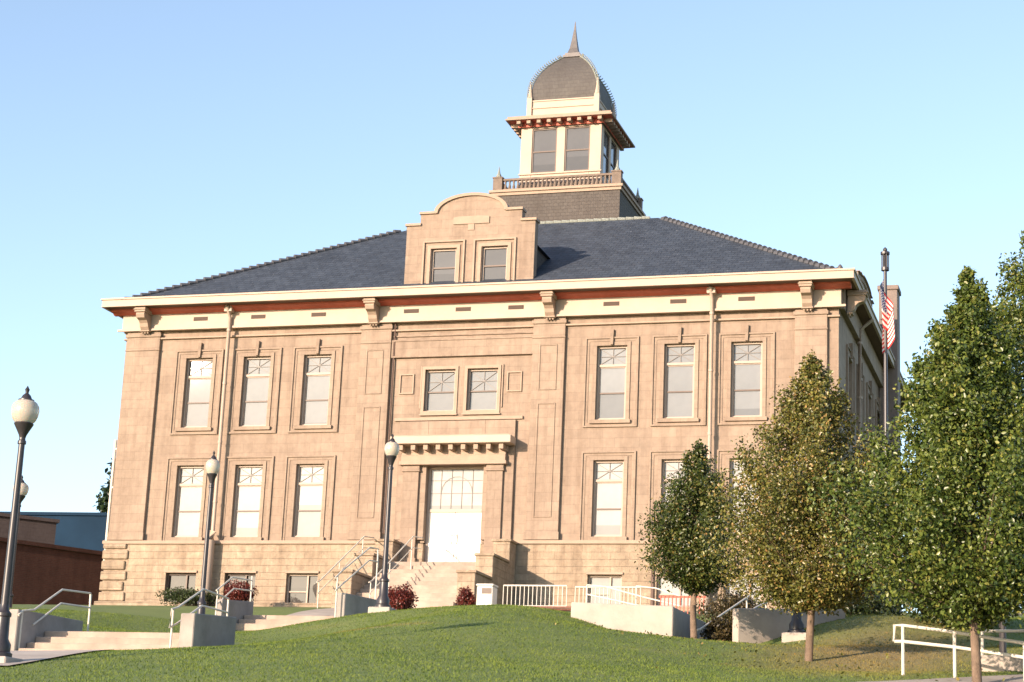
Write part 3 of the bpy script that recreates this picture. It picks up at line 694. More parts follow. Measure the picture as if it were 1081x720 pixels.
# eave with modillions
mb = MB().box(-2.58, 2.58, cy0-.62, cy1+.62, 25.424, 25.5).box(-2.5, 2.5, cy0-.55, cy1+.55, 25.5, 25.62)
build(mb, 'eave', M['trim'], tw, bevel=.01)
mb = MB().box(-2.05, 2.05, cy0-.1, cy1+.1, 25.3, 25.42)
for k in range(9):
    x = -1.96 + k*.49; mb.box(x-.09, x+.09, cy0-.5, cy0-.101, 25.26, 25.417).box(x-.09, x+.09, cy1+.101, cy1+.5, 25.26, 25.417)
for k in range(9):
    y = cy0+.05 + k*(cy1-cy0-.1)/8
    for s in (-1, 1): mb.box(s*2.051, s*2.45, y-.09, y+.09, 25.26, 25.417)
build(mb, 'modillion', M['trim'], tw)
build(MB().box(-2.5, 2.5, cy0-.54, cy1+.54, 25.418, 25.422).box(-2.08, 2.08, cy0-.13, cy0-.10, 25.20, 25.417).box(2.052, 2.08, cy0-.1, cy1+.1, 25.2, 25.417), 'eave_shade_lining', M['redpaint'], tw)  # red sheets paint the reddish eave shadow between the modillions
px_, py0, py1 = 1.66, cy0+.15, cy1-.15
mb = MB().box(-px_, px_, py0, py1, 25.62, 26.55).box(-px_-.05, px_+.05, py0-.05, py1+.05, 26.2, 26.26).box(-px_-.04, px_+.04, py0-.04, py1+.04, 26.55, 26.62)
mb.box(-px_-.3, px_+.3, py0-.3, py1+.3, 25.621, 25.75)
build(mb, 'parapet', M['cream'], tw, bevel=.01)
for x in (-px_+.02, px_-.02):
    for y in (py0+.02, py1-.02):
        mb = MB().box(x-.12, x+.12, y-.12, y+.12, 25.76, 26.75).lathe([(.15, 26.752), (.13, 26.8), (.06, 27.2), (.01, 27.65)], x, y, 8)
        build(mb, 'pinnacle', M['cream'], tw)
prof = [(1.60, 26.6), (1.62, 26.95), (1.59, 27.35), (1.52, 27.75), (1.40, 28.15), (1.23, 28.55), (1.02, 28.95), (.78, 29.3), (.52, 29.62), (.36, 29.8)]
ky = (py1-py0)/2/1.66; prof = [(r_, 26.6 + (z_-26.6)*.825) for r_, z_ in prof]
mb = MB(); vs = []; n4 = 4
for r, z in prof:
    for sx, sy in ((-1,-1),(1,-1),(1,1),(-1,1)): vs.append((sx*r, tc+.05+sy*r*ky, z))
mb.add(vs, [(i*4+j, i*4+(j+1)%4, (i+1)*4+(j+1)%4, (i+1)*4+j) for i in range(len(prof)-1) for j in range(4)])
build(mb, 'dome', M['dome'], tw)
mb = MB()
for sx, sy in ((-1,-1),(1,-1),(1,1),(-1,1)):
    pts = [Vector((sx*(r+.03), tc+.05+sy*(r*ky+.03), z)) for r, z in prof]; mb.tube(pts, .03, 6)
    for i in range(len(pts)-1):
        for t in (.0, .33, .66):
            p = pts[i].lerp(pts[i+1], t); o_ = Vector((sx*.09, sy*.09, .04)); mb.tube([p, p+o_, p+o_*1.3+Vector((0, 0, .06))], .035, 5, r1=.02)
build(mb, 'dome_crest', M['copper'], tw)
mb = MB().box(-.44, .44, tc+.05-.44, tc+.05+.44, 29.22, 29.34).box(-.36, .36, tc+.05-.36, tc+.05+.36, 29.34, 29.46)
mb.lathe([(.28, 29.46), (.19, 29.75), (.12, 30.2), (.05, 30.75), (.015, 31.2)], 0, tc+.05, 4)
build(mb, 'spire', M['darkmetal'], tw)

# ------------------------------------------------------------------ things around
def lamp(x, y, zb, label, h=4.75, gs=1.0):
    r = empty('street_lamp', (x, y, zb), label, 'street lamp', 'globe street lamps')
    s = h/4.75
    def LA(prof, n=20): return MB().lathe([(a_*(gs if b_ > 4.0 else 1), zb + ((4.0+(b_-4.0)*(.5+.5*gs)) if b_ > 4.0 else b_)*s) for a_, b_ in prof], x, y, n)
    build(MB().box(x-.3, x+.3, y-.3, y+.3, zb-.25, zb+.10), 'footing', M['conclight'], r, bevel=.02)
    build(LA([(.21, .10), (.21, .17), (.17, .20), (.175, .32), (.12, .42), (.11, .78), (.13, .80), (.13, .85), (.085, .9), (.075, 1.0)]), 'base', M['lampblack'], r, smooth=True)
    build(LA([(.072, .98), (.062, 2.4), (.055, 3.78), (.075, 3.79), (.075, 3.84), (.055, 3.86), (.055, 3.92)]), 'pole', M['lampblack'], r, smooth=True)
    build(LA([(.055, 3.90), (.07, 3.95), (.13, 4.05), (.17, 4.12), (.185, 4.15), (.17, 4.17)]), 'globe_holder', M['lampblack'], r, smooth=True)
    build(LA([(.155, 4.16), (.215, 4.22), (.25, 4.31), (.262, 4.40), (.25, 4.48), (.205, 4.55), (.13, 4.59)], 28), 'globe', M['globe'], r, smooth=True)
    build(LA([(.15, 4.575), (.15, 4.60), (.11, 4.61), (.075, 4.68), (.03, 4.72), (.035, 4.76), (.045, 4.79), (.02, 4.83), (.005, 4.86)]), 'finial', M['lampblack'], r, smooth=True)
m, t, b = nt('frosted_globe'); b.inputs['Base Color'].default_value = (.62, .55, .46, 1); b.inputs['Roughness'].default_value = .25; b.inputs['Transmission Weight'].default_value = .35; b.inputs['Subsurface Weight'].default_value = .2
M['globe'] = m
lamp(5.7, -40.4, H(5.7, -40.4), 'tall dark lamp with large frosted globe, nearest one at the left end of the path', gs=.93)
lamp(5.56, -21.8, H(5.56, -21.8), 'dark globe lamp on pale footing in front of the courthouse entrance', gs=.78)
lamp(-.28, -20.5, H(-.28, -20.5), 'dark globe lamp behind the middle wing wall, left of the entrance', h=5.2, gs=.78)
lamp(16.8, -24.3, H(16.8, -24.3)+.02, 'lamp post whose globe is lost in the turning tree, beside the right wing wall', 4.6)
lamp(-10.9, -13.0, -.85, 'farthest globe lamp, small, behind the nearest lamp post')

def wing(name, label, x, y0, y1, ztop0, ztop1, th=.26, face=None):
    """concrete wing wall running back from the street"""
    mb = MB(); zb0, zb1 = H(x, y0)-.5, H(x, y1)-.5
    mb.prism([(y0, zb0), (y0, ztop0), (y1, ztop1), (y1, zb1)], x-th/2, x+th/2, 'x')
    return mb
GC = 'concrete walls beside the steps'
def steps(name, label, x0, x1, y0, z0, n, rise=.165, run=.36, m='step'):
    mb = MB(); prof = [(y0+n*run+.8, z0-.6), (y0, z0-.6)]
    for k in range(n): prof += [(y0+k*run, z0+k*rise), (y0+k*run, z0+(k+1)*rise)]
    prof += [(y0+n*run+.8, z0+n*rise)]
    mb.prism(prof, x0, x1, 'x'); o = build(mb, name, M[m], bevel=.015); return tag(o, label, 'steps', 'outdoor concrete steps')
steps('concrete_steps', 'four wide pinkish concrete steps between two wing walls at lower left', .48, 4.40, -31.15, -3.50, 4)
o = build(wing('w', '', .35, -31.25, -28.3, -2.48, -2.42, .24), 'wing_wall', M['concrete'], bevel=.02); tag(o, 'concrete wing wall on the left side of the lower left steps', 'wall', GC)
o = build(wing('w', '', 4.58, -31.15, -29.0, -2.52, -2.36, .34), 'wing_wall', M['concrete'], bevel=.02); tag(o, 'concrete wing wall on the right side of the lower left steps', 'wall', GC)
o = build(wing('w', '', -1.42, -17.0, -14.8, -.55, -.36, .24), 'wing_wall', M['concrete'], bevel=.02); tag(o, 'shaded concrete wing wall under the burgundy shrub, left of the middle steps', 'wall', GC)
steps('concrete_steps', 'short pale flight of steps behind the lawn, left of the entrance', -1.27, 1.97, -16.25, -1.34, 3)
o = build(wing('w', '', 2.12, -16.2, -13.2, -.24, -.10, .26), 'wing_wall', M['concrete'], bevel=.02); tag(o, 'concrete wing wall with a lit end, just left of the middle lamp', 'wall', GC)

def pipe_rail(label, polylines, posts, r=.024, m='whitemetal', group='white pipe handrails'):
    z = min(min(p[2] for p in pl) for pl in polylines + posts); c = polylines[0][0]
    root = empty('handrail', (c[0], c[1], z), label, 'handrail', group)
    mb = MB()
    for pl in polylines: mb.tube(pl, r, 8)
    build(mb, 'rail', M[m], root, smooth=True)
    for pl in posts: build(MB().tube(pl, r, 8), 'post', M[m], root, smooth=True)
    return root
pipe_rail('white pipe handrail on the left side of the lower left steps',
          [[(.48,-31.25,-2.62),(.48,-31.1,-2.50),(.48,-30.6,-2.42),(.48,-29.45,-1.82),(.48,-28.12,-1.74),(.48,-28.08,-2.15)], [(.48,-30.6,-2.76),(.48,-29.45,-2.14),(.48,-28.1,-2.08)]],
          [[(.48,-28.08,-1.76),(.48,-28.08,-2.95)], [(.48,-31.1,-2.52),(.48,-31.1,-3.45)]])
pipe_rail('white pipe handrail on the right side of the lower left steps',
          [[(4.25,-31.3,-2.86),(4.25,-31.3,-2.45),(4.25,-31.0,-2.38),(4.25,-29.8,-1.83),(4.25,-28.45,-1.88),(4.25,-28.43,-2.3)], [(4.25,-31.3,-2.84),(4.25,-31.0,-2.74),(4.25,-29.8,-2.2),(4.25,-28.45,-2.2)]],
          [[(4.25,-31.2,-2.43),(4.25,-31.2,-3.6)], [(4.25,-28.45,-1.9),(4.25,-28.45,-2.9)]])
pipe_rail('white pipe handrail in front of the burgundy shrub, left of the middle steps',
          [[(-1.4,-17.3,-.33),(-1.4,-16.25,.2),(-1.4,-14.9,.28)], [(-1.4,-17.2,-.72),(-1.4,-16.1,-.12),(-1.4,-14.85,-.03)]], [[(-1.4,-14.85,.42),(-1.4,-14.85,-.55)], [(-1.4,-17.2,-.3),(-1.4,-17.2,-1.5)]])
pipe_rail('cream railing on top of the lit-ended wing wall beside the middle lamp',
          [[(2.05,-16.6,.15),(2.05,-16.1,.42),(2.05,-13.9,1.45),(2.05,-13.2,1.5),(2.05,-13.15,.9)], [(2.05,-16.5,-.2),(2.05,-13.9,1.05),(2.05,-13.2,1.1)]], [[(2.05,-16.4,.25),(2.05,-16.4,-1.3)], [(2.05,-13.2,1.5),(2.05,-13.2,-.3)]])
# retaining walls beside the right-hand passage
def lowwall(name, label, pts, zt, th=.25):
    (xa, ya), (xb, yb) = pts; d = Vector((xb-xa, yb-ya, 0)).normalized(); nn = Vector((-d.y, d.x, 0))*th/2
    zb = min(H(xa, ya), H(xb, yb)) - .5; mb = MB(); vs = []
    for s in (-1, 1):
        for (x, y), z in zip(pts, zt): vs += [(x+s*nn.x, y+s*nn.y, zb), (x+s*nn.x, y+s*nn.y, z)]
    mb.add(vs, [(0,1,3,2), (4,6,7,5), (0,4,5,1), (2,3,7,6), (1,5,7,3), (0,2,6,4)])
    return tag(build(mb, name, M['conclight'], bevel=.02), label, 'wall', GC)
lowwall('retaining_wall', 'pale low retaining wall left of the dark passage, lawn sloping along it', [(11.3,-24), (13.85,-24.1)], (-1.38, -1.47))
lowwall('retaining_wall', 'pale tapering retaining wall right of the dark passage, behind the turning tree', [(15.35,-24.3), (17.6,-22.2)], (-1.52, -1.28))
o = build(wing('w', '', 13.75, -24.0, -19.0, -1.48, -1.4, .22), 'return_wall', M['concrete'], bevel=.02); tag(o, 'shaded return wall running back along the left side of the passage', 'wall', GC)
steps('concrete_steps', 'shade-coloured steps climbing the passage between the right-hand walls', 13.9, 15.3, -21.6, -2.55, 6, .16, .36, 'greyblock')  # dark block material puts the passage's shade into the steps' colour
pipe_rail('white pipe handrail rising up the dark passage at the right', [[(14.25,-23.4,-1.95),(14.3,-23.2,-1.9),(15.0,-19.6,-.55)], ], [[(14.25,-23.4,-1.95),(14.25,-23.4,-2.6)], [(14.9,-20.2,-.75),(14.9,-20.2,-1.9)]])
pipe_rail('second white handrail above the tapering retaining wall', [[(15.45,-23.6,-1.6),(15.6,-23.0,-1.35),(16.1,-20.6,-.62)]], [[(15.75,-22.3,-1.15),(15.75,-22.3,-1.9)]])
# lower right rails
pipe_rail('cream two-bar pipe railing along the path at lower right',
          [[(20.14,-35,-3.30),(20.14,-35,-3.02),(20.29,-35.02,-3.02),(21.0,-35.3,-3.13),(22.6,-35.9,-3.42)], [(20.14,-35,-3.30),(20.29,-35.02,-3.30),(21.2,-35.4,-3.42),(23.0,-36.0,-3.72)]],
          [[(20.29,-35.02,-3.02),(20.29,-35.02,-4.0)], [(21.2,-35.4,-3.15),(21.2,-35.4,-4.15)], [(22.38,-35.8,-3.38),(22.38,-35.8,-4.3)]], .03)
pipe_rail('cream pipe railing behind the right tree at the edge of the photo',
          [[(21.7,-32.6,-2.55),(23.5,-33,-2.5)], [(21.5,-32.6,-2.85),(23.5,-33,-2.85)]], [[(21.5,-32.6,-2.5),(21.5,-32.6,-3.55)]], .03)
tag(build(MB().box(21.45, 23.6, -33.3, -31.2, -3.9, -3.35), 'landing_slab', M['conclight'], bevel=.03), 'pale concrete landing slab behind the trunk at lower right', 'slab')

# litter bin, planter shrubs, ramp railing, low brick wall, posts
def bin_(x, y):
    z = H(x, y); r = empty('litter_bin', (x, y, z), 'white litter bin with dark opening beside the entrance steps', 'litter bin')
    build(MB().box(x-.28, x+.28, y-.28, y+.28, z-.25, z+.78), 'body', M['whitepaint'], r, bevel=.03)
    build(MB().box(x-.31, x+.31, y-.31, y+.31, z+.783, z+.86), 'lid', M['whitepaint'], r, bevel=.03)
    build(MB().box(x-.1, x+.24, y-.29, y-.27, z+.52, z+.72), 'opening', M['darkframe'], r)
bin_(3.7, -7.0)
def ramp_rail(x0, y0, x1, y1, zt, label, h=.8):
    r = empty('ramp_railing', (x0, y0, zt-h), label, 'railing'); mb = MB()
    mb.tube([(x0, y0, zt), (x1, y1, zt)], .028, 8).tube([(x0, y0, zt-h+.12), (x1, y1, zt-h+.12)], .022, 8)
    build(mb, 'rail', M['whitemetal'], r)
    n = int(math.hypot(x1-x0, y1-y0)/.14)
    mb = MB()
    for k in range(n+1):
        t = k/n; mb.tube([(x0+(x1-x0)*t, y0+(y1-y0)*t, zt-h-.05), (x0+(x1-x0)*t, y0+(y1-y0)*t, zt)], .014, 6)
    build(mb, 'baluster', M['whitemetal'], r)
ramp_rail(4.4, -7.4, 6.6, -7.4, 1.12, 'white balustered ramp railing right of the entrance')
ramp_rail(6.3, -5.2, 8.6, -5.2, 1.36, 'cream balustered railing behind the low brick wall')
tag(build(MB().box(4.4, 9.0, -8.05, -7.8, -.6, .28).box(4.35, 9.05, -8.1, -7.75, .28, .36), 'brick_wall', M['brickpave'], bevel=.01), 'low red brick ramp wall right of the entrance', 'wall')
pipe_rail('pale pipe handrail descending the ramp beyond the retaining wall', [[(7.6,-8.6,1.0),(8.2,-8.6,.95),(9.6,-9.3,.55)], [(7.6,-8.6,.7),(9.6,-9.3,.25)]], [[(7.6,-8.6,1.0),(7.6,-8.6,-.1)]])
pipe_rail('pale pipe handrail farthest right on the ramp', [[(9.2,-8.4,1.0),(9.9,-8.7,.9),(11.0,-9.8,.5)], [(9.2,-8.4,.7),(11.0,-9.8,.2)]], [[(9.2,-8.4,1.0),(9.2,-8.4,-.1)]])
o = build(MB().tube([(9.2,-6,.3),(9.2,-6,2.45)], .07, 10).tube([(9.2,-6,2.4),(9.2,-6,2.5)], .1, 10), 'metal_post', M['bronze'], smooth=True); tag(o, 'slim dark brown metal post in front of the right basement wall', 'post')
mb = MB()
for k in range(12): mb.box(10.8+k*.12, 10.83+k*.12, -12.02, -11.98, -.7, .26)
mb.box(10.75, 12.2, -12.0, -11.96, .2, .26).box(10.75, 12.2, -12.0, -11.96, -.5, -.44)
tag(build(mb, 'picket_fence', M['redpaint'], bevel=0), 'short dark red picket railing left of the small green tree trunk', 'fence')

# west buildings
def slab_building(name, label, p, q, z1, depth, m, coping, left_ext=0, right_ext=0, zb=-3):
    p, q = Vector((*p, 0)), Vector((*q, 0)); d = (q-p).normalized(); nn = Vector((-d.y, d.x, 0))
    p = p - d*left_ext; q = q + d*right_ext
    r = empty(name, ((p.x+q.x)/2, (p.y+q.y)/2, zb), label, 'building')
    def quad(o0, o1, z0, z1_):
        a_, b_, c_, d_ = p-nn*o0-d*o0, q-nn*o0+d*o0, q+nn*o1+d*o0, p+nn*o1-d*o0
        return MB().add([(v.x, v.y, z) for z in (z0, z1_) for v in (a_, b_, c_, d_)], [(0,3,2,1),(4,5,6,7),(0,1,5,4),(1,2,6,5),(2,3,7,6),(3,0,4,7)])
    build(quad(0, depth, zb, z1), 'wall', m, r); build(quad(.12, depth+.12, z1, z1+.18), 'coping', coping, r)
    return r
slab_building('brick_building', 'low dark red brick building beside the left edge of the courthouse', (-24.15, 7.46), (-21.38, 11.93), 4.85, 14, M['redbrick'], M['redbrick'], 8, 6)
slab_building('grey_building', 'grey brown flat building behind the low brick one', (-31.09, 18.41), (-29.02, 20.62), 7.8, 12, M['greyblock'], M['greyblock'], 10, 0)
slab_building('blue_building', 'long dark blue building in the far left background', (-37.27, 30.41), (-31.47, 30.92), 9.85, 12, M['bluemetal'], M['bluemetal'], 6, 14)

# flag pole
FPX, FPY = 17.15, -8.0
fz = H(FPX, FPY)
F = empty('flagpole', (FPX, FPY, fz), 'tall grey flagpole at the right corner of the courthouse', 'flagpole')
build(MB().tube([(FPX, FPY, fz-.1), (FPX, FPY, 11.45)], .085, 12, r1=.055), 'pole', M['lampblack'], F, smooth=True)
mb = MB().tube([(FPX, FPY, 11.4), (FPX, FPY, 11.5)], .13, 12).tube([(FPX, FPY, 11.95), (FPX, FPY, 12.03)], .15, 12)
for k in range(6):
    a_ = k*math.pi/3; mb.tube([(FPX+.11*math.cos(a_), FPY+.11*math.sin(a_), 11.5), (FPX+.11*math.cos(a_), FPY+.11*math.sin(a_), 11.95)], .018, 6)
mb.tube([(FPX, FPY, 11.45), (FPX, FPY, 12.0)], .06, 8).lathe([(.02, 12.03), (.07, 12.08), (.07, 12.14), (.01, 12.2)], FPX, FPY, 10)
build(mb, 'truck', M['lampblack'], F)
# drooping flag: folds hanging from the hoist
def flag():
    nu, nv = 60, 44; W_, Hh = 2.6, 1.6
    vs = []; uv = []
    for j in range(nv+1):
        v = j/nv
        for i in range(nu+1):
            u = i/nu
            # cloth collapses: fly end sinks along the pole
            x = .06 + .52*(1-math.exp(-2.2*u))*(.55+.45*v) * (1 if True else 0)
            fold = math.sin(u*15+v*1.6)*.15*min(1, u*3)
            drop = 1.75*u**1.15
            z = 11.25 - v*Hh*(1-.12*u) - drop*(1-.25*v)
            vs.append((FPX + x*.38 - .05 - .22*math.sin(u*7+v*.8)*min(1, u*3) , FPY - .05 + fold - .1*u, z)); uv.append((u, 1-v))
    fs = [(j*(nu+1)+i, j*(nu+1)+i+1, (j+1)*(nu+1)+i+1, (j+1)*(nu+1)+i) for j in range(nv) for i in range(nu)]
    o = build(MB().add(vs, fs), 'flag', M['flag'], smooth=True, recalc=False)
    me = o.data; ul = me.uv_layers.new(name='UVMap')
    for l in me.loops: ul.data[l.index].uv = uv[l.vertex_index]
    tag(o, 'striped red and white flag with blue corner, hanging limp from the flagpole', 'flag')
m, t, b = nt('flag_cloth'); L = t.links
uvn = t.nodes.new('ShaderNodeUVMap'); uvn.uv_map = 'UVMap'; sp = t.nodes.new('ShaderNodeSeparateXYZ'); L.new(uvn.outputs[0], sp.inputs[0])
mm = N(t, 'ShaderNodeMath', operation='MULTIPLY'); mm.inputs[1].default_value = 6.5; L.new(sp.outputs[1], mm.inputs[0])
fr = N(t, 'ShaderNodeMath', operation='FRACT'); L.new(mm.outputs[0], fr.inputs[0])
lt = N(t, 'ShaderNodeMath', operation='LESS_THAN'); lt.inputs[1].default_value = .5; L.new(fr.outputs[0], lt.inputs[0])
mx = N(t, 'ShaderNodeMix', data_type='RGBA'); L.new(lt.outputs[0], mx.inputs[0]); mx.inputs[6].default_value = (.75, .68, .62, 1); mx.inputs[7].default_value = (.5, .03, .03, 1)
u_ = N(t, 'ShaderNodeMath', operation='LESS_THAN'); u_.inputs[1].default_value = .4; L.new(sp.outputs[0], u_.inputs[0])
v_ = N(t, 'ShaderNodeMath', operation='GREATER_THAN'); v_.inputs[1].default_value = .46; L.new(sp.outputs[1], v_.inputs[0])
an = N(t, 'ShaderNodeMath', operation='MULTIPLY'); L.new(u_.outputs[0], an.inputs[0]); L.new(v_.outputs[0], an.inputs[1])
# stars: a dotted grid in the canton
vm = N(t, 'ShaderNodeVectorMath', operation='MULTIPLY'); vm.inputs[1].default_value = (27.5, 17, 1); L.new(uvn.outputs[0], vm.inputs[0])
vf = N(t, 'ShaderNodeVectorMath', operation='FRACTION'); L.new(vm.outputs[0], vf.inputs[0])
vd = N(t, 'ShaderNodeVectorMath', operation='DISTANCE'); vd.inputs[1].default_value = (.5, .5, 0); L.new(vf.outputs[0], vd.inputs[0])
st = N(t, 'ShaderNodeMath', operation='LESS_THAN'); st.inputs[1].default_value = .26; L.new(vd.outputs['Value'], st.inputs[0])
mc = N(t, 'ShaderNodeMix', data_type='RGBA'); L.new(st.outputs[0], mc.inputs[0]); mc.inputs[6].default_value = (.02, .03, .12, 1); mc.inputs[7].default_value = (.7, .68, .62, 1)
m3 = N(t, 'ShaderNodeMix', data_type='RGBA'); L.new(an.outputs[0], m3.inputs[0]); L.new(mx.outputs[2], m3.inputs[6]); L.new(mc.outputs[2], m3.inputs[7])
L.new(m3.outputs[2], b.inputs['Base Color']); b.inputs['Roughness'].default_value = .8
M['flag'] = m
flag()

# twin-headed floodlight pole
x, y = 21.75, -30.2; z = H(x, y)
r = empty('floodlight_pole', (x, y, z), 'dark twin headed light pole rising behind the right-hand tree', 'light pole')
build(MB().tube([(x, y, z-.2), (x, y, 3.75)], .07, 10), 'pole', M['lampblack'], r)
build(MB().tube([(x-.2, y, 3.72), (x+.2, y, 3.68)], .03, 8), 'arm', M['lampblack'], r)
for s in (-1, 1):
    hx = x + s*.36; build(MB().prism([(hx-.2, 3.70), (hx+.2, 3.66), (hx+.18, 3.80), (hx-.05, 3.88), (hx-.18, 3.83)], y-.18, y+.18, 'y'), 'lamp_head', M['lampblack'], r, bevel=.03)

# ------------------------------------------------------------------ plants
rng = np.random.default_rng(11)
def leaves(centers, size, name, m, parent, up=.35, asp=.62, origin=None):
    n = len(centers); c = np.asarray(centers)
    d = rng.normal(size=(n, 3)); d[:, 2] -= .35; d /= np.linalg.norm(d, axis=1)[:, None]
    nrm = rng.normal(size=(n, 3)); nrm[:, 2] += up; nrm -= (nrm*d).sum(1)[:, None]*d; nrm /= np.linalg.norm(nrm, axis=1)[:, None]
    w = np.cross(d, nrm); s = (size*rng.uniform(.65, 1.35, n))[:, None]
    v = np.empty((n, 6, 3))
    v[:,0] = c; v[:,1] = c + d*s*.4 + w*s*asp*.5 - nrm*s*.08; v[:,2] = c + d*s*.75 + w*s*asp*.33 - nrm*s*.05
    v[:,3] = c + d*s; v[:,4] = c + d*s*.75 - w*s*asp*.33 - nrm*s*.05; v[:,5] = c + d*s*.4 - w*s*asp*.5 - nrm*s*.08
    o0 = np.array(origin if origin is not None else (c.mean(0)[0], c.mean(0)[1], c[:,2].min()))
    v = v.reshape(-1, 3) - o0
    me = bpy.data.meshes.new(name); me.vertices.add(n*6); me.vertices.foreach_set('co', v.ravel())
    idx = (np.arange(n)[:, None]*6 + np.array([0,1,2,3, 0,3,4,5])[None]).ravel()
    me.loops.add(n*8); me.loops.foreach_set('vertex_index', idx.astype(np.int32))
    me.polygons.add(n*2); me.polygons.foreach_set('loop_start', (np.arange(n*2)*4).astype(np.int32)); me.polygons.foreach_set('loop_total', np.full(n*2, 4, np.int32))
    me.update(calc_edges=True); me.validate(); me.materials.append(m)
    o = bpy.data.objects.new(name, me); COL.objects.link(o)
    if parent is not None: o.parent = parent; o.location = Vector(o0) - wpos(parent)
    else: o.location = Vector(o0)
    return o
def crown_r(t, kind):
    # t 0 bottom .. 1 top
    if kind == 'pear': return (min(1, (t/.16)**.55) * (1 - max(0, (t-.24)/.76))**.84) if t > 0 else .0
    if kind == 'cone': return (t/.24)**.5 if t < .24 else max(0, (1-(t-.24)/.76))**1.0
    if kind == 'oval': return math.sqrt(max(0, 1-((t-.42)/.58)**2)) if t > .42 else math.sqrt(max(0, 1-((.42-t)/.44)**2))
    return max(0, 1-t)
def tree(x, y, z0, zc, zt, rad, nleaf, size, m, label, bark, trunk_r, kind='pear', lean=0, cl=90, name='tree', cat='tree', group=None, seed=1):
    g_ = np.random.default_rng(seed)
    root = empty(name, (x, y, z0), label, cat, group)
    tip = np.array([x + lean, y, zt])
    mb = MB(); n = 10
    axis_ = [np.array([x + lean*t**1.5 + .05*math.sin(t*7+seed), y + .05*math.cos(t*6+seed), z0 - .1 + (zt-.25-z0)*t]) for t in np.linspace(0, 1, n)]
    mb.tube([Vector(p) for p in axis_], trunk_r, 10, r1=trunk_r*.12)
    C_ = []; 
    for k in range(cl):
        t = g_.uniform(.02, .99)**1.1; rr = crown_r(t, kind)*rad; a = g_.uniform(0, 2*math.pi); q = rr*math.sqrt(g_.uniform(.12, 1.0))*g_.choice([.78, .9, 1.0, 1.14])*(1 + .10*math.sin(a*3+seed+t*9))
        zz = zc + (zt-zc)*t
        ax = np.array([x + lean*((zz-z0)/(zt-z0))**1.5, y, zz])
        c = ax + np.array([q*math.cos(a), q*math.sin(a), 0]); 
        st = np.array([ax[0], ax[1], max(zc+.03*(zt-zc), zz - q*.9 - .1)]); C_.append((c, rr, st))
        if k % 2 == 0: mb.tube([Vector(st), Vector((st*.45+c*.55) + np.array([0, 0, -.04])), Vector(c)], max(.012, trunk_r*.28*(1-t)), 5, r1=.005, cap=False)
    build(mb, 'trunk', bark, root, smooth=True)
    per = nleaf//cl; pts = []
    for c, rr, st in C_:
        s = np.array([1, 1, 1.1])*(.045+.135*rr)*g_.uniform(.5, 1.35)
        k = max(20, int(per*g_.uniform(.5, 1.5)*(.35+.65*rr/rad)/.8))
        p = g_.normal(size=(k, 3)); p /= np.linalg.norm(p, axis=1)[:, None]; p *= (g_.uniform(0, 1, k)**.5)[:, None]*1.7
        d = (c - st); d = d/max(1e-6, np.linalg.norm(d)) + np.array([0, 0, .35]); sh = g_.uniform(-1.0, .75, k)[:, None]*(.16+.24*rr)
        pts.append(c + p*s*(1 - .28*np.abs(sh)/(.16+.24*rr)) + d*sh)
    # stray sprigs around the outline
    k = int(nleaf*.03)
    t = g_.uniform(0, 1, k); a = g_.uniform(0, 2*math.pi, k); q = np.array([crown_r(v, kind) for v in t])*rad*g_.uniform(.8, 1.15, k)
    zz = zc + (zt-zc)*t; pts.append(np.stack([x + lean*((zz-z0)/(zt-z0))**1.5 + q*np.cos(a), y + q*np.sin(a), zz], 1))
    leaves(np.concatenate(pts), size, 'crown', m, root, origin=(x, y, zc))
    return root
TG = 'young street trees on the lawn'
tree(14.95, -27, -2.62, -1.38, 1.88, 1.26, 40000, .064, M['leafgreen'], 'small dark green ovate tree with pale trunk by the left retaining wall', M['barkgrey'], .085, 'cone', seed=3, cl=150, group=TG)
tree(18.1, -31, -3.33, -2.2, 2.86, 2.1, 88000, .062, M['leafolive'], 'taller olive and bronze tree turning colour, middle of the three', M['barkgrey'], .085, 'cone', seed=5, cl=260, group=TG)
tree(21.6, -36.6, -4.3, -3.1, 2.9, 2.02, 105000, .07, M['leafdeep'], 'large leafy green tree nearest the camera at the right', M['barkgrey'], .085, 'cone', seed=8, cl=300, group=TG)
tree(22.7, -33.5, -3.4, -2.2, 4.9, 2.5, 96000, .072, M['leafdeep'], 'green tree half outside the right edge, tallest of the row', M['bark'], .10, 'cone', seed=9, cl=240, group=TG)
tree(20.2, -22, -2.1, -1.6, .6, 1.25, 12000, .10, M['leafgreen'], 'shaded green tree in the gap behind the turning tree and the large one', M['bark'], .10, 'oval', seed=12, cl=90, group=TG)
def conifer(x, y, z0, zt, rad):
    g_ = np.random.default_rng(4); root = empty('conifer', (x, y, z0), 'dark conifer poking up beyond the blue building', 'tree')
    build(MB().tube([(x, y, z0), (x+.1, y, zt)], .22, 8, r1=.03), 'trunk', M['bark'], root)
    pts = []
    for k in range(150):
        t = g_.uniform(0, 1); z = z0 + (zt-z0)*(.25+.75*t); a = g_.uniform(0, 6.28); L_ = rad*(1.05-t)*g_.uniform(.6, 1.1)
        u = np.linspace(.1, 1, 60)[:, None]; p = np.array([x, y, z]) + u*np.array([math.cos(a)*L_, math.sin(a)*L_, -.25*L_]) + g_.normal(size=(60, 3))*.16; pts.append(p)
    leaves(np.concatenate(pts), .32, 'crown', M['needle'], root)
conifer(-36.2, 40, 0, 14.8, 4.0)
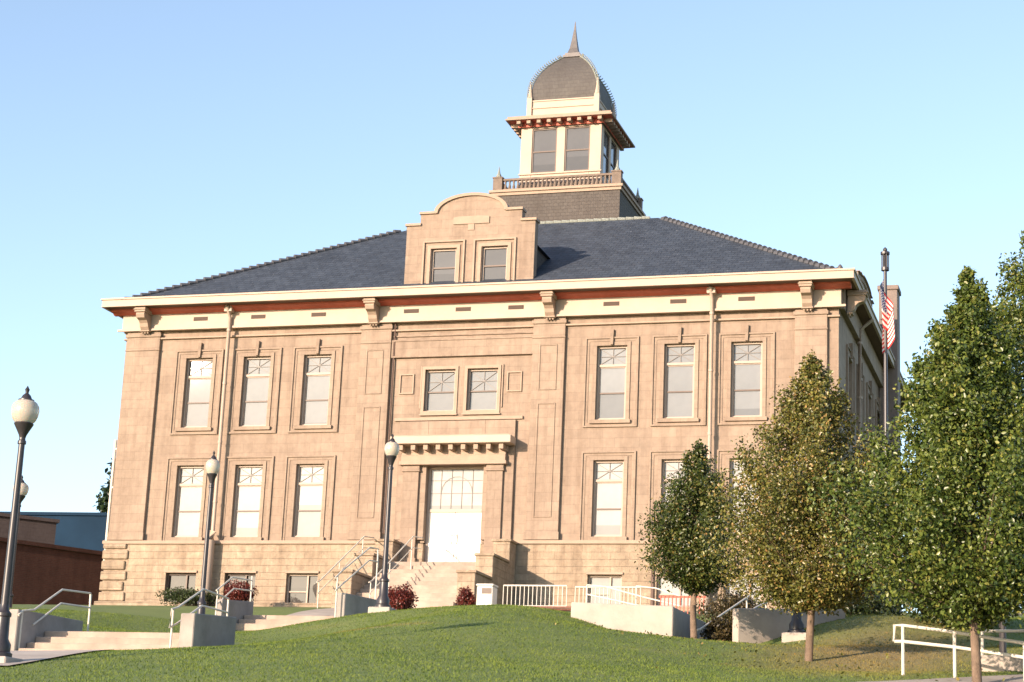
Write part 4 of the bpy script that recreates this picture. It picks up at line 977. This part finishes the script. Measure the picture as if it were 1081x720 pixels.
def bush(x, y, w, h, m, label, n=3500, size=.07, d=None, name='shrub', group=None):
    g_ = np.random.default_rng(int(abs(x*100+y*10))); z = H(x, y) if y < -.5 else BZ; d = d or w
    root = empty(name, (x, y, z), label, 'shrub', group); mb = MB(); pts = []
    for k in range(16):
        a = g_.uniform(0, 6.28); q = math.sqrt(g_.uniform(0, 1)); c = np.array([x+q*w/2*.75*math.cos(a), y+q*d/2*.75*math.sin(a), z + h*g_.uniform(.35, .8)*(1-.35*q*q)])
        mb.tube([(x+(c[0]-x)*.2, y+(c[1]-y)*.2, z-.05), tuple(c)], .015, 5, r1=.006)
        p = g_.normal(size=(n//16, 3)); p /= np.linalg.norm(p, axis=1)[:, None]; p *= (g_.uniform(0, 1, n//16)**.4)[:, None]
        pp = c + p*np.array([w*.26, d*.26, h*.3]); pp[:,2] = np.maximum(pp[:,2], z+.02); pts.append(pp)
    build(mb, 'stem', M['bark'], root); leaves(np.concatenate(pts), size, 'foliage', m, root)
SGp = 'shrubs in front of the courthouse'
bush(-10.1, -1.3, 2.3, .75, M['shrub'], 'low dark green shrub under the leftmost basement window', 5000, group=SGp)
bush(-7.6, -2.4, 1.25, 1.15, M['barberry'], 'burgundy shrub in front of the second basement window', 4000, group=SGp)
bush(1.95, -11.0, 1.15, 1.0, M['barberry'], 'dark red shrub behind the middle lamp post', 5000, group=SGp)
bush(2.9, -6.9, .62, .8, M['barberry'], 'small dark red shrub beside the litter bin', 2500, group=SGp)
bush(13.7, -15.5, 1.9, 1.0, M['brownhedge'], 'brown green bush at the head of the dark passage', 5000, group=SGp)
bush(17.4, -17.5, 3.0, 1.6, M['shrub'], 'wide dark shrub behind the turning tree', 7000, .09, group=SGp)
bush(16.9, -13, 2.2, 1.5, M['brownhedge'], 'brownish bush against the right corner of the courthouse', 5000, .09, group=SGp)

bush(14.75, -22.4, 1.0, .75, M['brownhedge'], 'dark brown shrub low in the passage under the handrail', 4000, group=SGp)

# grass: one mass of blades over the part of the lawn that can be seen
def grass():
    n = 300000
    X = rng.uniform(-9, 24.5, n*2); Y = rng.uniform(-46, -14, n*2)
    camx, camy = 23.7, -69.86
    ang = np.arctan2(-(X-camx), (Y-camy)); keep = (ang > -.02) & (ang < .62)
    def clear(cx, cy, hw, hd): return ~((abs(X-cx) < hw) & (abs(Y-cy) < hd))
    keep &= clear(2.4, -29.6, 2.2, 2.2) & clear(.4, -15.2, 1.9, 1.6) & clear(14.6, -21, .85, 3.6)
    def strip(pts, w):
        k = np.zeros(len(X), bool)
        for (ax, ay), (bx, by) in zip(pts, pts[1:]):
            L2 = (bx-ax)**2+(by-ay)**2; t_ = np.clip(((X-ax)*(bx-ax)+(Y-ay)*(by-ay))/L2, 0, 1); k |= np.hypot(X-ax-t_*(bx-ax), Y-ay-t_*(by-ay)) < w/2
        return ~k
    keep &= strip([(4.6,-41.5),(3.9,-37),(2.6,-33.6),(2.1,-31.6)], 3.5) & strip([(19.0,-44),(20.4,-37.6),(22.8,-35.2),(30,-33)], 1.4)
    X, Y = X[keep][:n], Y[keep][:n]; n = len(X); Z = HV(X, Y)
    h = rng.uniform(.012, .032, n)*(1+.4*np.sin(X*1.7+Y*.9)**2); a = rng.uniform(0, 6.28, n); w = rng.uniform(.005, .011, n)
    lx, ly = rng.normal(size=n)*.02, rng.normal(size=n)*.02
    v = np.empty((n, 3, 3)); v[:,0] = np.stack([X-w*np.cos(a), Y-w*np.sin(a), Z-.005], 1); v[:,1] = np.stack([X+w*np.cos(a), Y+w*np.sin(a), Z-.005], 1); v[:,2] = np.stack([X+lx, Y+ly, Z+h], 1)
    me = bpy.data.meshes.new('grass'); me.vertices.add(n*3); me.vertices.foreach_set('co', v.ravel())
    me.loops.add(n*3); me.loops.foreach_set('vertex_index', np.arange(n*3, dtype=np.int32))
    me.polygons.add(n); me.polygons.foreach_set('loop_start', (np.arange(n)*3).astype(np.int32)); me.polygons.foreach_set('loop_total', np.full(n, 3, np.int32))
    me.update(calc_edges=True); me.materials.append(M['grassblade'])
    o = bpy.data.objects.new('grass', me); COL.objects.link(o); tag(o, 'short mown green grass covering the sloping lawn', 'grass', kind='stuff')
grass()

n = 900
cx_ = rng.choice([14.95, 18.1, 21.6, 20.2], n); cy_ = np.select([cx_ == 14.95, cx_ == 18.1, cx_ == 21.6], [-27, -31, -36.6], -24)
lx_, ly_ = cx_ + rng.normal(size=n)*1.5, cy_ + rng.normal(size=n)*1.7
fl = leaves(np.stack([lx_, ly_, HV(lx_, ly_) + .035], 1), .075, 'fallen_leaves', M['leafolive'], None, up=4)
tag(fl, 'scattered dry leaves lying on the grass under the young trees', 'leaves', kind='stuff')

# ------------------------------------------------------------------ sky, sun, camera
SUN_EL, SUN_AZ = R(13), R(27)        # azimuth: from the south, towards the west
W = bpy.data.worlds.new('World'); S.world = W; W.use_nodes = True; t = W.node_tree
sk = t.nodes.new('ShaderNodeTexSky'); sk.sky_type = 'NISHITA'; sk.sun_disc = False; sk.sun_elevation = SUN_EL; sk.sun_rotation = math.pi + SUN_AZ
sk.air_density = 1.0; sk.dust_density = 1.7; sk.ozone_density = 1.25; sk.altitude = 1400
hs = t.nodes.new('ShaderNodeHueSaturation'); hs.inputs['Saturation'].default_value = .88; hs.inputs['Value'].default_value = 1.1
t.links.new(sk.outputs[0], hs.inputs['Color']); t.links.new(hs.outputs[0], t.nodes['Background'].inputs[0]); t.nodes['Background'].inputs[1].default_value = .15
sd = bpy.data.lights.new('sun', 'SUN'); sd.energy = 4.4; sd.angle = R(.55); sd.color = (1, .79, .60)
so = bpy.data.objects.new('sun', sd); COL.objects.link(so)
tosun = Vector((-math.sin(SUN_AZ)*math.cos(SUN_EL), -math.cos(SUN_AZ)*math.cos(SUN_EL), math.sin(SUN_EL)))
so.rotation_euler = tosun.to_track_quat('Z', 'Y').to_euler(); so.location = (-20, -60, 40)
cam = bpy.data.cameras.new('camera'); co = bpy.data.objects.new('camera', cam); COL.objects.link(co); S.camera = co
cam.sensor_fit = 'HORIZONTAL'; cam.sensor_width = 36; cam.lens = 2055.92/1081*36; cam.clip_end = 4000; cam.clip_start = .1
yaw, pitch, roll = .3009, .2448, .0435
f = Vector((-math.sin(yaw)*math.cos(pitch), math.cos(yaw)*math.cos(pitch), math.sin(pitch)))
r = Vector((math.cos(yaw), math.sin(yaw), 0)); u = r.cross(f)
r2 = math.cos(roll)*r + math.sin(roll)*u; u2 = -math.sin(roll)*r + math.cos(roll)*u
co.matrix_world = Matrix(((r2.x, u2.x, -f.x, 23.7007), (r2.y, u2.y, -f.y, -69.8567), (r2.z, u2.z, -f.z, -6.7544), (0, 0, 0, 1)))
S.view_settings.view_transform = 'Standard'; S.view_settings.look = 'None'; S.view_settings.exposure = 1.05; S.view_settings.gamma = 1
S.view_settings.use_curve_mapping = False
